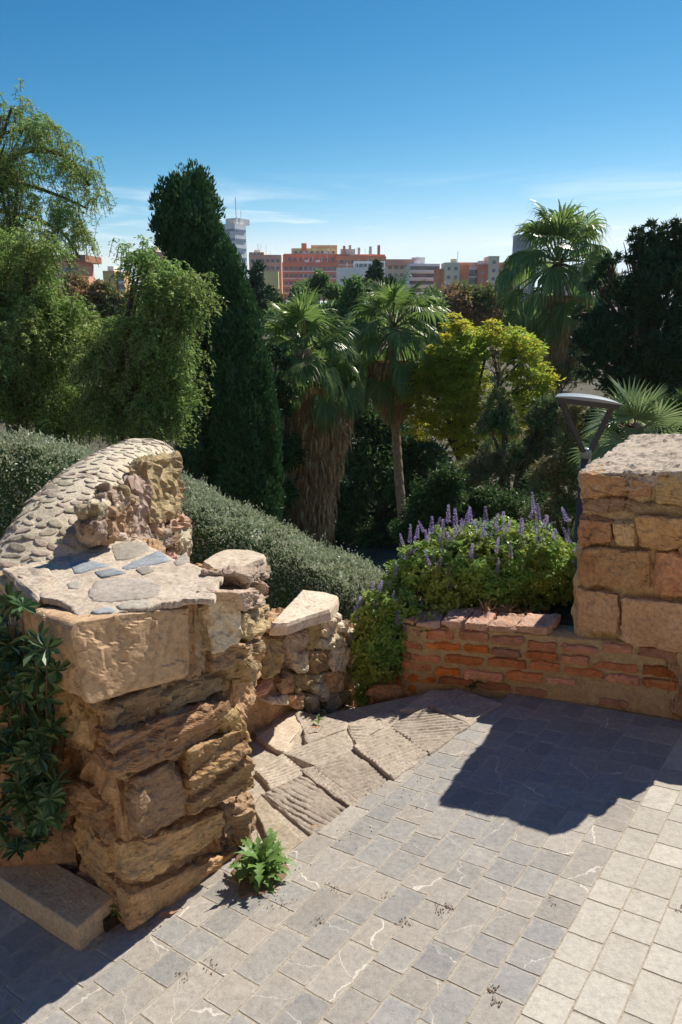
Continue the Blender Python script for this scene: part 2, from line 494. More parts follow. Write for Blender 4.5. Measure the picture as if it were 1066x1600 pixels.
def tile_mat(name, cols, veins):
    t = NT(name); p = t.pos()
    n1 = t.noise(p, 3.2, 6, .6, .4); n2 = t.noise(p, 38, 6, .7); n3 = t.noise(p, 11, 5, .6, 1.2); sp = t.noise(p, 160, 3, .6)
    r = t.orand(); wn = t.n('TexWhiteNoise', noise_dimensions='1D'); t.l(r, wn.inputs['W']); rc = wn.outputs['Color']
    sx = t.n('SeparateXYZ'); t.l(rc, sx.inputs[0])
    fac = t.math('ADD', t.math('MULTIPLY', n1, .45), t.math('MULTIPLY', sx.outputs[0], .55))
    c = t.ramp(fac, [(.15 + .7 * i / (len(cols) - 1), q) for i, q in enumerate(cols)])
    c = t.mix(.75, c, t.ramp(n2, [(.28, (.66, .65, .64)), (.5, (1, 1, 1)), (.75, (1.3, 1.28, 1.25))]), 'MULTIPLY')
    # pale scuffs and dusty speckle
    c = t.mix(t.rng(n3, .56, .70, 0, .42), c, (.47, .44, .39))
    c = t.mix(t.rng(sp, .64, .74, 0, .55), c, (.56, .53, .48))
    c = t.mix(t.rng(t.noise(t.pos(False), .9, 5, .6, .8), .56, .68, 0, .35), c, (.38, .31, .235))
    if veins:
        # one or two white calcite veins on some of the tiles, each with its own bearing
        xyz = t.n('SeparateXYZ'); t.l(p, xyz.inputs[0])
        wob = t.math('MULTIPLY', t.math('SUBTRACT', t.noise(p, 11, 4, .55), .5), .10)
        for q, (sp_, wd, on_) in enumerate(((.36, .0048, .58), (.26, .0018, .4))):
            th = t.math('MULTIPLY', sx.outputs[(1, 2)[q]], 6.28 + q)
            dv = t.math('ADD', t.math('MULTIPLY', xyz.outputs[0], t.math('COSINE', th)), t.math('MULTIPLY', xyz.outputs[1], t.math('SINE', th)))
            fr = t.math('FRACT', t.math('DIVIDE', t.math('ADD', dv, wob), sp_))
            d = t.math('MULTIPLY', t.math('ABSOLUTE', t.math('SUBTRACT', fr, .5)), sp_)
            wdt = t.math('MULTIPLY', t.noise(p, 26, 3), wd * 1.4)
            v = t.math('MULTIPLY', t.math('LESS_THAN', d, wdt), t.math('GREATER_THAN', sx.outputs[(0, 1)[q]], on_))
            c = t.mix(t.math('MULTIPLY', v, .7), c, (.70, .66, .60))
    # edges rubbed pale, dust lying in from the joints
    tcn = t.n('TexCoord'); ab_ = t.n('VectorMath', operation='ABSOLUTE'); t.l(tcn.outputs['Object'], ab_.inputs[0]); se = t.n('SeparateXYZ'); t.l(ab_.outputs[0], se.inputs[0])
    edg = t.math('SUBTRACT', .5, t.math('MAXIMUM', se.outputs[0], se.outputs[1]))
    wr = t.math('MULTIPLY', t.rng(t.math('ADD', edg, t.math('MULTIPLY', t.math('SUBTRACT', t.noise(p, 16, 6, .7), .5), .34)), .075, -.02, 0, .6), t.math('GREATER_THAN', edg, -.06))
    c = t.mix(wr, c, (.50, .465, .41))
    # fine pits, dark grime in blotches
    c = t.mix(t.rng(t.noise(p, 120, 5, .75), .40, .30, 0, .6), c, (.13, .12, .11))
    c = t.mix(t.rng(t.noise(t.pos(False), 2.6, 7, .7, 1.0), .56, .70, 0, .38), c, (.20, .17, .14))
    hs = t.n('HueSaturation'); t.l(c, hs.inputs['Color'])
    t.l(t.rng(sx.outputs[2], 0, 1, .88, 1.10), hs.inputs['Value'])
    h = t.math('ADD', t.noise(p, 26, 7, .7), t.math('MULTIPLY', t.noise(p, 5, 4, .6), 1.6))
    h = t.math('ADD', h, t.math('MULTIPLY', t.noise(p, 110, 5, .75), .5))
    t.bsdf(hs.outputs[0], t.rng(n2, .3, .7, .6, .8), h, .5, .008, .3)
    return t.m
M['tile_dark'] = tile_mat('grey_slate_tile', [(.275, .275, .272), (.315, .308, .295), (.35, .325, .292), (.38, .358, .325)], True)
M['tile_light'] = tile_mat('cream_stone_tile', [(.445, .42, .365), (.475, .452, .40), (.505, .482, .43)], False)

def plain(name, col, rough=.7, metal=0.0, spec=.4, nscale=0, var=.25):
    t = NT(name)
    if nscale:
        n = t.noise(t.pos(), nscale, 6, .6)
        col = t.ramp(n, [(.3, tuple(c * (1 - var) for c in col)), (.7, tuple(c * (1 + var) for c in col))])
    b = t.bsdf(col, rough, None, spec=spec); b.inputs['Metallic'].default_value = metal
    return t.m
def leaf_mat(name, cols, trans=.4, rough=.5, spec=.35, tcol=None, patch=None, pscale=.6):
    """cols: dark..light by leaf; patch: second colour range in patches of its own over the plant"""
    t = NT(name); r = t.island()
    c = t.ramp(r, [(i / max(1, len(cols) - 1), q) for i, q in enumerate(cols)])
    if patch:
        n = t.noise(t.pos(False), pscale, 4, .6)
        wn = t.n('TexWhiteNoise', noise_dimensions='1D'); t.l(r, wn.inputs['W'])
        f = t.math('ADD', t.rng(n, .40, .58), t.math('MULTIPLY', t.math('SUBTRACT', wn.outputs['Value'], .5), .5), clamp=True)
        c = t.mix(f, c, t.ramp(r, [(i / max(1, len(patch) - 1), q) for i, q in enumerate(patch)]))
    b = t.n('BsdfPrincipled'); t.l(c, b.inputs['Base Color'])
    b.inputs['Roughness'].default_value = rough; b.inputs['Specular IOR Level'].default_value = spec
    tr = t.n('BsdfTranslucent')
    if tcol: t.l(t.mix(1.0, c, tcol, 'MULTIPLY'), tr.inputs['Color'])
    else: t.l(c, tr.inputs['Color'])
    mx = t.n('MixShader'); mx.inputs[0].default_value = trans
    t.l(b.outputs[0], mx.inputs[1]); t.l(tr.outputs[0], mx.inputs[2]); t.l(mx.outputs[0], t.out.inputs['Surface'])
    return t.m
M['pepper'] = leaf_mat('pepper_tree_leaf', [(.15, .29, .065), (.23, .40, .095), (.31, .48, .13), (.40, .54, .20)], .5, .45, patch=[(.24, .33, .08), (.33, .43, .12), (.43, .50, .19)], pscale=.9)
M['cypress'] = leaf_mat('cypress_needles', [(0.035, 0.090, 0.035), (0.062, 0.146, 0.050), (0.112, 0.217, 0.077)], .12, .6)
M['conifer'] = leaf_mat('conifer_needles', [(0.026, 0.064, 0.030), (0.048, 0.104, 0.041), (0.085, 0.150, 0.056)], .12, .6)
M['juniper'] = leaf_mat('juniper_needles', [(0.088, 0.176, 0.059), (0.147, 0.264, 0.088), (0.248, 0.365, 0.131)], .2, .6, patch=[(0.227, 0.195, 0.098), (0.357, 0.325, 0.163)], pscale=1.2)
M['feather'] = leaf_mat('feathery_leaf', [(.26, .42, .06), (.36, .51, .075), (.47, .57, .10)], .6, .5, patch=[(.50, .54, .065), (.58, .57, .075), (.63, .51, .085)], pscale=.45)
M['broad'] = leaf_mat('broad_leaf', [(.09, .19, .05), (.16, .27, .08), (.25, .36, .125)], 0.42, .45)
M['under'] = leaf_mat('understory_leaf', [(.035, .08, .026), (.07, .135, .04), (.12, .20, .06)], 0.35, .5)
M['autumn'] = leaf_mat('olive_brown_leaf', [(0.128, 0.191, 0.064), (0.213, 0.255, 0.085), (0.297, 0.319, 0.106)], .3, .5, patch=[(0.425, 0.255, 0.128), (0.552, 0.361, 0.191)], pscale=.25)
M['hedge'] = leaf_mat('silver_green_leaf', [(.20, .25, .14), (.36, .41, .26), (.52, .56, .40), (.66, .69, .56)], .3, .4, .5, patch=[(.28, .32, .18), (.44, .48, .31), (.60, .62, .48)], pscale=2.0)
M['frond'] = leaf_mat('palm_frond_leaf', [(.12, .205, .055), (.19, .295, .075), (.29, .385, .12)], 0.5, .36, .5)
M['fanpalm'] = leaf_mat('fan_palm_leaf', [(0.169, 0.244, 0.104), (0.244, 0.338, 0.150), (0.338, 0.413, 0.206)], .35, .38, .5)
M['straw'] = leaf_mat('dead_palm_frond', [(0.323, 0.192, 0.092), (0.528, 0.323, 0.161), (0.600, 0.498, 0.278)], .15, .7, .2)
M['petiole'] = plain('palm_petiole', (.16, .14, .05), .5)
M['bark'] = plain('bark', (.10, .075, .05), .9, nscale=12, var=.4)
M['palm_trunk'] = plain('palm_trunk_bark', (.33, .24, .16), .9, nscale=9, var=.4)
M['shrub'] = leaf_mat('flowering_shrub_leaf', [(0.105, 0.253, 0.049), (0.176, 0.357, 0.078), (0.264, 0.483, 0.117), (0.352, 0.516, 0.176)], .35, .42, .4, patch=[(0.293, 0.394, 0.078), (0.440, 0.510, 0.117)], pscale=3.0)
M['purple'] = leaf_mat('purple_petal', [(.34, .26, .58), (.47, .39, .70), (.64, .58, .84)], .3, .6)
M['mauve_stem'] = plain('flower_stem', (.20, .12, .12), .6)
M['glossy'] = leaf_mat('glossy_dark_leaf', [(0.036, 0.081, 0.029), (0.057, 0.122, 0.041), (0.090, 0.179, 0.057)], .2, .28, .55)
M['weed'] = leaf_mat('weed_leaf', [(0.101, 0.203, 0.047), (0.149, 0.270, 0.068), (0.216, 0.351, 0.108)], .3, .45)
M['dry'] = leaf_mat('dry_leaf', [(0.312, 0.163, 0.088), (0.413, 0.237, 0.138), (0.525, 0.350, 0.225)], .2, .7)
M['soil'] = plain('dark_soil', (.055, .038, .025), .95, nscale=20, var=.5)
M['dry_grit'] = plain('dry_grit', (.20, .135, .085), .95, nscale=60, var=.5)
M['ground'] = plain('garden_ground', (.075, .065, .038), .95, nscale=.8, var=.5)
M['lamp_metal'] = plain('dark_lamp_metal', (.085, .078, .070), .6, 0.0)
M['lamp_top'] = plain('grey_lamp_top', (.34, .37, .40), .35, .25)
M['lamp_lens'] = plain('lamp_lens', (.45, .45, .42), .3)
# ---------------------------------------------------------------- ground, terrace paving
random.seed(4); RS = np.random.RandomState(11)
def poly_sheet(name, pts, thick, m, parent=None, kind='structure'):
    pts = np.asarray(pts, float); n = len(pts)
    V = np.vstack([pts, pts - ZX * thick])
    F = [tuple(range(n)), tuple(range(2*n-1, n-1, -1))] + [(i, n+i, n+(i+1) % n, (i+1) % n) for i in range(n)]
    o = obj(name, V, F, m, parent, smooth=False)
    if kind: o['kind'] = kind
    return o
def area_sign(p): 
    p = np.asarray(p); q = np.roll(p, -1, 0); return (p[:, 0]*q[:, 1] - q[:, 0]*p[:, 1]).sum()

# the land falls away below the terrace and runs flat to the horizon
def land_z(x, y):
    r = np.hypot(x, y)
    return np.interp(r, [0, 5.2, 6.5, 9, 14, 22, 45, 120, 400, 3300], [-1.0, -1.05, -1.5, -3.0, -5.0, -7.0, -9, -14, -20, -20])
rr = np.concatenate([[0.0], np.geomspace(1.5, 3200, 60)]); aa = np.linspace(0, 2 * math.pi, 97)[:-1]
V = []; F = []
for i, r in enumerate(rr):
    for t in aa:
        x, y = r * math.sin(t), r * math.cos(t)
        z = land_z(x, y) + 0.12 * float(fbm(np.array([x, y, 0]) * .3, 3)) * min(1, r / 6)
        V.append((x, y, z if (y > 2.5 or r > 12) else min(z, -1.4)))
for i in range(len(rr) - 1):
    for j in range(96):
        F.append((i*96+j, (i+1)*96+j, (i+1)*96+(j+1) % 96, i*96+(j+1) % 96))
g = obj('ground', V, [f[::-1] for f in F], M['ground']); tag(g, 'garden soil falling away below the terrace', kind='structure')

floor_poly = [(-1.5, -3), (4.27, -3), (4.27, 1.775), (3.72, 1.80), (2.2, 1.94), (2.02, 2.2), (1.95, 3.3), (-1.5, 3.4)]
floor_o = poly_sheet('terrace_floor', [W(a, b, -.0022) for a, b in floor_poly], .4, M['mortar'])
tag(floor_o, 'sloping terrace paved in grey and cream stone tiles', kind='structure')

# unit tiles with knocked edges, shared by all
def unit_tile(seed):
    rng = np.random.RandomState(seed); k = 5; out = []
    for (x0, y0), (x1, y1) in (((-1,-1),(1,-1)), ((1,-1),(1,1)), ((1,1),(-1,1)), ((-1,1),(-1,-1))):
        for t in np.arange(k) / k:
            out.append((x0 + (x1-x0)*t, y0 + (y1-y0)*t))
    out = np.array(out) * (1 + rng.uniform(-.022, .005, (4*k, 1)) - .018 * (np.arange(4*k) % k == 0)[:, None])
    m = len(out); V = []
    for s, h in ((1.0, -.03), (1.0, -.0018), (.982, 0.0)):
        V += [(x*s/2, y*s/2, h) for x, y in out]
    F = []
    for r in range(2):
        for j in range(m): F.append((r*m+j, r*m+(j+1) % m, (r+1)*m+(j+1) % m, (r+1)*m+j))
    F.append(tuple(2*m+j for j in range(m)))
    return V, F
tile_me = {}
for key in ('tile_dark', 'tile_light'):
    tile_me[key] = []
    for s in range(5):
        V, F = unit_tile(s + 3); me = mesh_from('tile', V, F, smooth=False); me.materials.append(M[key]); tile_me[key].append(me)
R3 = np.array([AX, np.cross(NX, AX), NX]).T
tiles = []
bs = [.66]
while bs[-1] < 3.15: bs.append(bs[-1] + .147 + random.uniform(-.006, .006))
bl = [.66]
while bl[-1] > -2.2: bl.append(bl[-1] - .143 + random.uniform(-.004, .004))
cols = [(b0, b1, 'tile_dark') for b0, b1 in zip(bs, bs[1:])] + [(b1, b0, 'tile_light') for b0, b1 in zip(bl, bl[1:])]
for b0, b1, key in cols:
    bm = (b0 + b1) / 2
    if bm < 2.03: amax = 4.26
    elif bm < 2.2: amax = 1.98
    elif bm < 2.34: amax = 1.36
    else: amax = 1.215
    a = .25 + random.uniform(0, .14)
    while a < amax - .03:
        L = random.choice([.13, .145, .15, .16, .145, .19, .21, .285] if key == 'tile_dark' else [.14, .145, .15, .20, .215, .145])
        if a + L > amax - .06: L = amax - a
        L = min(L, amax - a)
        # the slab landing starts along a slanting edge
        edge = 1.965 - (a - 2.2) * .092 if a > 2.1 else 9
        top = min(b1, edge - .004)
        if top - b0 > .03 and L > .03:
            tiles.append((a, a + L, b0, top, key))
        a += L
def tile_score(t):
    P = np.array([W(t[0], t[2]), W(t[1], t[2]), W(t[1], t[3]), W(t[0], t[3])])
    x, y, f = project(P)
    ins = ((x > -20) & (x < 1086) & (y > 0) & (y < 1630)).sum()
    return (ins > 0) * ins * abs(area_sign(np.c_[x, y]))
tiles.sort(key=lambda t: -tile_score(t))
rest = MB()
for i, (a0, a1, b0, b1, key) in enumerate(tiles):
    c = W((a0+a1)/2, (b0+b1)/2) + NX * random.uniform(-.0006, .0008)
    Rt = R3 @ np.array(Matrix.Rotation(random.uniform(-.006, .006), 3, 'Z')) @ np.array(Matrix.Rotation(random.uniform(-.003, .003), 3, 'X')) @ np.array(Matrix.Rotation(random.uniform(-.003, .003), 3, 'Y'))
    S = np.diag([a1 - a0 - .0035, b1 - b0 - .0035, 1.0])
    if i < 300:
        o = bpy.data.objects.new('tile', random.choice(tile_me[key])); COL.objects.link(o)
        m4 = np.eye(4); m4[:3, :3] = Rt @ S; m4[:3, 3] = c
        o.matrix_world = Matrix(m4.tolist()); o.parent = floor_o
    else:
        me = random.choice(tile_me['tile_dark']); V = np.array([v.co for v in me.vertices])
        rest.add(V @ (Rt @ S).T + c, [tuple(p.vertices) for p in me.polygons])
        rest.mats = getattr(rest, 'mats', []) + [0 if key == 'tile_dark' else 1] * len(me.polygons)
ro = rest.build('tile_field', M['tile_dark'], floor_o); stuff(ro)
ro.data.materials.append(M['tile_light']); ro.data.polygons.foreach_set('material_index', np.array(rest.mats, np.int32))

# ---------------------------------------------------------------- landing of worn slabs, stairs going down behind it
land_poly = [(1.9, 1.9), (4.3, 1.78), (4.2, 2.3), (3.75, 2.66), (3.42, 2.9), (3.42, 3.7), (2.5, 3.7), (1.9, 3.0)]
landing = poly_sheet('stone_landing', [W(a, b, -.05) for a, b in land_poly], .5, M['step'])
tag(landing, 'landing of worn chiselled slabs beside the grey paving', kind='structure')
def zq(pts, ox=340, oy=1040, s=440/1066): return [(ox + x*s, oy + y*s) for x, y in pts]
def slab(name, q, c, ang, m, groove=.007, sp=.038, seed=0, parent=landing, nx=72, ny=60, edge=.006, grow=1.085):
    cx_, cy_ = np.mean(q, 0); q = [(cx_ + (x - cx_) * grow, cy_ + (y - cy_) * grow) for x, y in q]
    q = [W(*flo(x, y, c), c) for x, y in q]
    TL, TR, BR, BL = q
    rng = np.random.RandomState(seed); off = rng.uniform(-9, 9, 3)
    u, v = np.meshgrid(np.linspace(0, 1, nx), np.linspace(0, 1, ny), indexing='ij')
    u, v = u.ravel()[:, None], v.ravel()[:, None]
    P = (BL*(1-u) + BR*u)*(1-v) + (TL*(1-u) + TR*u)*v
    cen = P.mean(0)
    P = P + np.stack([vnoise(P*9+off), vnoise(P*9+off+7), 0*P[:, 0]], -1) * .012 * ((u < .03) | (u > .97) | (v < .04) | (v > .96))
    dd = np.array([math.cos(ang), math.sin(ang), 0]); 
    h = (P - cen) @ dd + .006 * fbm(P*7+off, 3) + .035 * vnoise(P * 2.2 + off)
    ph = (h / sp) % 1.0
    gd = np.clip(1 - np.abs(ph - .5) / .19, 0, 1) ** .7
    msk = np.clip(.55 + 1.6 * fbm(P * 6 + off + 3, 3), 0, 1)
    ed = np.minimum(np.minimum(u, 1-u) * np.linalg.norm(BR-BL), np.minimum(v, 1-v) * np.linalg.norm(TL-BL))[:, 0]
    rnd = -edge * np.clip(1 - ed / .015, 0, 1) ** 2
    z = -groove * gd * msk * np.clip(ed / .02, 0, 1) + .012 * fbm(P * 4 + off, 4) + .004 * fbm(P * 22 + off, 3) + rnd
    P = P + ZX * z[:, None]
    idx = np.arange(nx*ny).reshape(nx, ny)
    F = np.stack([idx[:-1, :-1], idx[1:, :-1], idx[1:, 1:], idx[:-1, 1:]], -1).reshape(-1, 4)
    rim = np.concatenate([idx[:, 0], idx[-1, 1:], idx[::-1, -1][1:], idx[0, ::-1][1:-1]])
    n0 = len(P); P = np.vstack([P, P[rim] - ZX * .09]); k = len(rim)
    SF = np.array([[rim[i], n0+i, n0+(i+1) % k, rim[(i+1) % k]] for i in range(k)])
    o = obj(name, P, np.vstack([F, SF]), m, parent)
    return o
SL = [
    ([(178, 488), (320, 418), (497, 510), (365, 612)], -.045, .75, 'step', 1),
    ([(322, 395), (372, 385), (533, 488), (503, 503)], -.022, 2.4, 'step', 2),
    ([(148, 400), (248, 333), (330, 400), (205, 462)], -.035, 2.1, 'step', 3),
    ([(383, 388), (523, 322), (648, 402), (540, 487)], -.018, 2.05, 'step', 4),
    ([(262, 325), (478, 243), (518, 318), (378, 386)], -.022, 2.0, 'step', 5),
    ([(526, 302), (657, 228), (792, 312), (662, 386)], .012, 2.05, 'step', 6),
    ([(662, 224), (790, 163), (945, 215), (798, 308)], .018, 1.55, 'step', 7),
    ([(812, 143), (905, 88), (1062, 138), (952, 208)], .016, 2.4, 'step', 8),
    ([(60, 185), (188, 140), (288, 172), (150, 262)], -.03, .9, 'step', 9),
    ([(150, 266), (288, 176), (340, 215), (252, 326)], -.03, .9, 'step_pale', 10),
    ([(292, 172), (488, 215), (476, 240), (345, 290)], -.028, 2.6, 'step', 11),
    ([(492, 216), (700, 165), (655, 222), (525, 296)], -.03, 1.2, 'step', 12),
    ([(702, 163), (800, 92), (895, 90), (792, 158)], -.012, 1.2, 'step', 14),
    ([(140, 545), (172, 500), (318, 628), (235, 700)], -.03, 1.0, 'step_pale', 13),
]
for q, c, ang, mk, sd in SL:
    c = c * .6 if c < 0 else c
    q = [(x, 678 - (x - 305) * .701 - 6) if -60 < y - (678 - (x - 305) * .701) < -2 else (x, y) for x, y in q]
    slab('slab', zq(q), c, ang, M[mk], seed=sd, groove=.001 if mk == 'step_pale' else .014)
stairs = poly_sheet('stairs', [W(a, b, -1.35) for a, b in [(3.3, 2.3), (5.6, 2.3), (5.6, 4.6), (3.3, 4.6)]], .4, M['mortar_dark'])
tag(stairs, 'stairs dropping away behind the worn landing', kind='structure')
for k in range(5):
    a0 = 3.44 + .36 * k; c = -.20 - .2 * k
    P = [[[W(a0, b, c - .19), W(a0, b, c)] for b in (2.35, 3.6)], [[W(a0 + .42, b, c - .19), W(a0 + .42, b, c)] for b in (2.35, 3.6)]]
    stone('step', P, M['step'], stairs, n=8, rad=.02, seed=90 + k)

# ---------------------------------------------------------------- left pier (front face b = 2.2, left face runs back along B)
ZT = CZ - 1.16                      # level of the pier's top
pier = empty('stone_pier')
tag(pier, 'rough stone pier with a dressed block on top, weed at its foot', 'stone pier')
def bface(px, b=2.2, proud=0.0):
    return [on_b(x, y, b - proud) for x, y in px]
DB = lambda d: (BX * 1.0 + AX * .14) * d
# core
core = [[[W(1.47, 2.25, -.3), ABZ(1.40, 2.25, ZT-.06)], [W(1.62, 3.25, -.3), ABZ(1.56, 3.2, ZT-.06)]], [[W(1.96, 2.24, -.3), ABZ(1.90, 2.245, ZT-.05)], [W(2.35, 3.25, -.3), ABZ(2.35, 3.1, ZT-.05)]]]
stone('core', core, M['mortar_dark'], pier, n=60, rad=.03, amp=.03, freq=9, rough=.014, cuts=0, seed=1)
P_S = [  # px quad TL TR BR BL, material, proud, depth, kwargs
    ([(124, 982), (299, 947), (301, 1056), (140, 1098)], 'dressed', .02, .44, dict(n=24, rad=.065, amp=.012, cuts=5, seed=5, freq=6)),
    ([(304, 952), (324, 945), (325, 1044), (305, 1053)], 'rubble', -.055, .3, dict(n=10, rad=.02, amp=.02, seed=6)),  # set back and in darker rubble, so the gap reads as a shadow crevice
    ([(328, 941), (376, 924), (381, 1000), (335, 1018)], 'pale', .03, .3, dict(n=14, rad=.02, amp=.025, cuts=6, seed=7)),
    ([(335, 1020), (386, 1004), (392, 1030), (336, 1052)], 'dark_stone', .0, .25, dict(n=10, rad=.015, amp=.02, seed=8, strata=.01)),
    ([(170, 1103), (250, 1076), (252, 1112), (180, 1148)], 'dark_stone', .0, .4, dict(n=12, rad=.02, amp=.03, seed=9, strata=.012)),
    ([(252, 1074), (345, 1048), (348, 1080), (254, 1112)], 'dark_stone', -.02, .3, dict(n=12, rad=.02, amp=.03, seed=10, strata=.012)),
    ([(176, 1150), (350, 1096), (353, 1153), (184, 1208)], 'sand', .035, .46, dict(n=26, rad=.02, amp=.02, cuts=4, seed=11, strata=.022, sfreq=34)),
    ([(214, 1222), (294, 1180), (301, 1267), (218, 1312)], 'dark_stone', .045, .46, dict(n=18, rad=.018, amp=.018, cuts=4, seed=12, strata=.008)),
    ([(296, 1176), (380, 1142), (398, 1231), (302, 1268)], 'sand', .075, .42, dict(n=24, rad=.02, amp=.016, cuts=4, seed=13, strata=.024, sfreq=28)),
    ([(346, 1108), (374, 1112), (394, 1160), (352, 1172)], 'sand', .05, .4, dict(n=14, rad=.03, amp=.02, cuts=4, seed=14, strata=.01)),
    ([(204, 1330), (346, 1272), (345, 1308), (207, 1394)], 'sand', .035, .46, dict(n=22, rad=.015, amp=.02, cuts=4, seed=15, strata=.012, sfreq=22)),
    ([(207, 1398), (372, 1330), (368, 1372), (210, 1452)], 'sand', .015, .46, dict(n=22, rad=.02, amp=.02, cuts=3, seed=16, strata=.006)),
    ([(347, 1270), (404, 1246), (400, 1288), (350, 1328)], 'dark_stone', .0, .4, dict(n=16, rad=.03, amp=.05, cuts=3, seed=17)),
    ([(352, 1330), (392, 1296), (386, 1320), (370, 1345)], 'mortar_dark', -.01, .35, dict(n=10, rad=.02, amp=.03, seed=18)),
    ([(190, 1212), (292, 1172), (294, 1180), (205, 1222)], 'mortar_dark', .0, .3, dict(n=10, rad=.01, amp=.02, seed=19)),
]
for q, mk, pr, dp, kw in P_S:
    gx_ = 1.0 if mk in ('dressed', 'rubble') else 1.05
    cx_, cy_ = np.mean(q, 0); q = [(cx_ + (x - cx_) * gx_, cy_ + (y - cy_) * 1.06) for x, y in q]
    kw['rad'] *= .5; kw['amp'] *= .7; kw['cuts'] = 2; kw['n'] = int(kw['n'] * 1.5); kw['rough'] = .005 if mk != 'dressed' else .002
    stone('stone', quad8(bface(q, 2.2, pr), DB(dp + pr)), M[mk], pier, **kw)
# dark, stone right of the foot of the upper wall
stone('stone', quad8(bface([(337, 1054), (386, 1034), (404, 1058), (342, 1096)], 2.3), DB(.3)), M['dark_stone'], pier, n=14, rad=.03, amp=.02, seed=31, cuts=5)
# left face: second dressed block and courses of rubble below it
def abq(a0, b0, a1, b1, z0, z1, dep=.3):
    """stone on the left face between (a0,b0) and (a1,b1), z0..z1, reaching `dep` into the wall along +A"""
    d = AX * dep
    p = lambda a, b, z: ABZ(a, b, z)
    return [[[p(a0, b0, z0), p(a0, b0, z1)], [p(a0, b0, z0) + d, p(a0, b0, z1) + d]], [[p(a1, b1, z0), p(a1, b1, z1)], [p(a1, b1, z0) + d, p(a1, b1, z1) + d]]]
stone('block', abq(1.385, 2.68, 1.49, 3.14, ZT-.30, ZT+.0, .4), M['dressed'], pier, n=16, rad=.03, amp=.006, seed=21, rough=.003)
zrow = [ZT-.32, ZT-.55, ZT-.76, ZT-.95, ZT-1.15, ZT-1.36]
for r in range(5):
    bb = 2.64 + RS.uniform(0, .05)
    while bb < 3.2:
        L = RS.uniform(.16, .30); z1, z0 = zrow[r] - .012 + RS.uniform(-.02, .02), zrow[r+1] + .012 + RS.uniform(-.02, .02)
        off = RS.uniform(-.03, .02)
        stone('stone', abq(1.40 + .13*(bb-2.22) + off, bb, 1.40 + .13*(bb+L-2.22) + off, bb + L - .02, z0, z1), M[['sand', 'dark_stone', 'orange', 'sand'][RS.randint(4)]], pier, n=11, rad=.03, amp=.028, cuts=4, seed=200 + r*10 + int(bb*50), strata=.01)
        bb += L
for q in [(1.35, 2.30, 1.40, 2.62, ZT-.56, ZT-.34), (1.37, 2.28, 1.41, 2.62, ZT-.98, ZT-.80), (1.38, 2.28, 1.43, 2.62, ZT-1.17, ZT-1.0)]:
    stone('stone', abq(*q, .3), M['sand'], pier, n=12, rad=.03, amp=.03, cuts=4, seed=int(q[4]*1000) % 997, strata=.012)
# mortar bed on top with slates let into it
tp = [(66, 932), (134, 974), (298, 941), (330, 938), (352, 905), (312, 888), (250, 862), (215, 846), (150, 846), (112, 866), (8, 890)]
tpw = np.array([atz(x, y, ZT) for x, y in tp])
V, F = plate(tpw, .02, ZX, seed=3, jag=.02, wob=.02)
n = 60
bbx0, bbx1 = tpw.min(0) - .02, tpw.max(0) + .02
def inside(P, poly):
    x, y = P[:, 0], P[:, 1]; c = np.zeros(len(P), bool); j = len(poly) - 1
    for i in range(len(poly)):
        xi, yi, xj, yj = poly[i][0], poly[i][1], poly[j][0], poly[j][1]
        c ^= ((yi > y) != (yj > y)) & (x < (xj-xi)*(y-yi)/(yj-yi+1e-12) + xi); j = i
    return c
gx, gy = np.meshgrid(np.linspace(bbx0[0], bbx1[0], 110), np.linspace(bbx0[1], bbx1[1], 110), indexing='ij')
Gp = np.stack([gx.ravel(), gy.ravel(), np.full(gx.size, ZT)], -1)
ins = inside(Gp + np.stack([vnoise(Gp*14), vnoise(Gp*14+9), 0*Gp[:, 0]], -1)*.022, tpw).reshape(110, 110)
Gp[:, 2] += .006 * fbm(Gp * 9, 4) + .005 * fbm(Gp * 40, 3) + .006
idx = np.arange(110*110).reshape(110, 110)
fk = ins[:-1, :-1] & ins[1:, :-1] & ins[1:, 1:] & ins[:-1, 1:]
Fq = np.stack([idx[:-1, :-1], idx[1:, :-1], idx[1:, 1:], idx[:-1, 1:]], -1)[fk]
used = np.unique(Fq); rm = -np.ones(110*110, int); rm[used] = np.arange(len(used)); Fq = rm[Fq]; Vq = Gp[used]
from collections import Counter
ed = Counter()
for f in Fq:
    for i in range(4): ed[(f[i], f[(i+1) % 4])] += 1
rimE = [e for e in ed if (e[1], e[0]) not in ed]
n0 = len(Vq); Vq2 = np.vstack([Vq, Vq - ZX * (.024 + .006 * vnoise(Vq * 12))[:, None]])
mb = obj('mortar_bed', Vq2, [tuple(f) for f in Fq] + [(b_, a_, a_ + n0, b_ + n0) for a_, b_ in rimE], M['mortar_top'], pier)
zz = lambda pts: [(x*.4221, 650 + y*.4221) for x, y in pts]
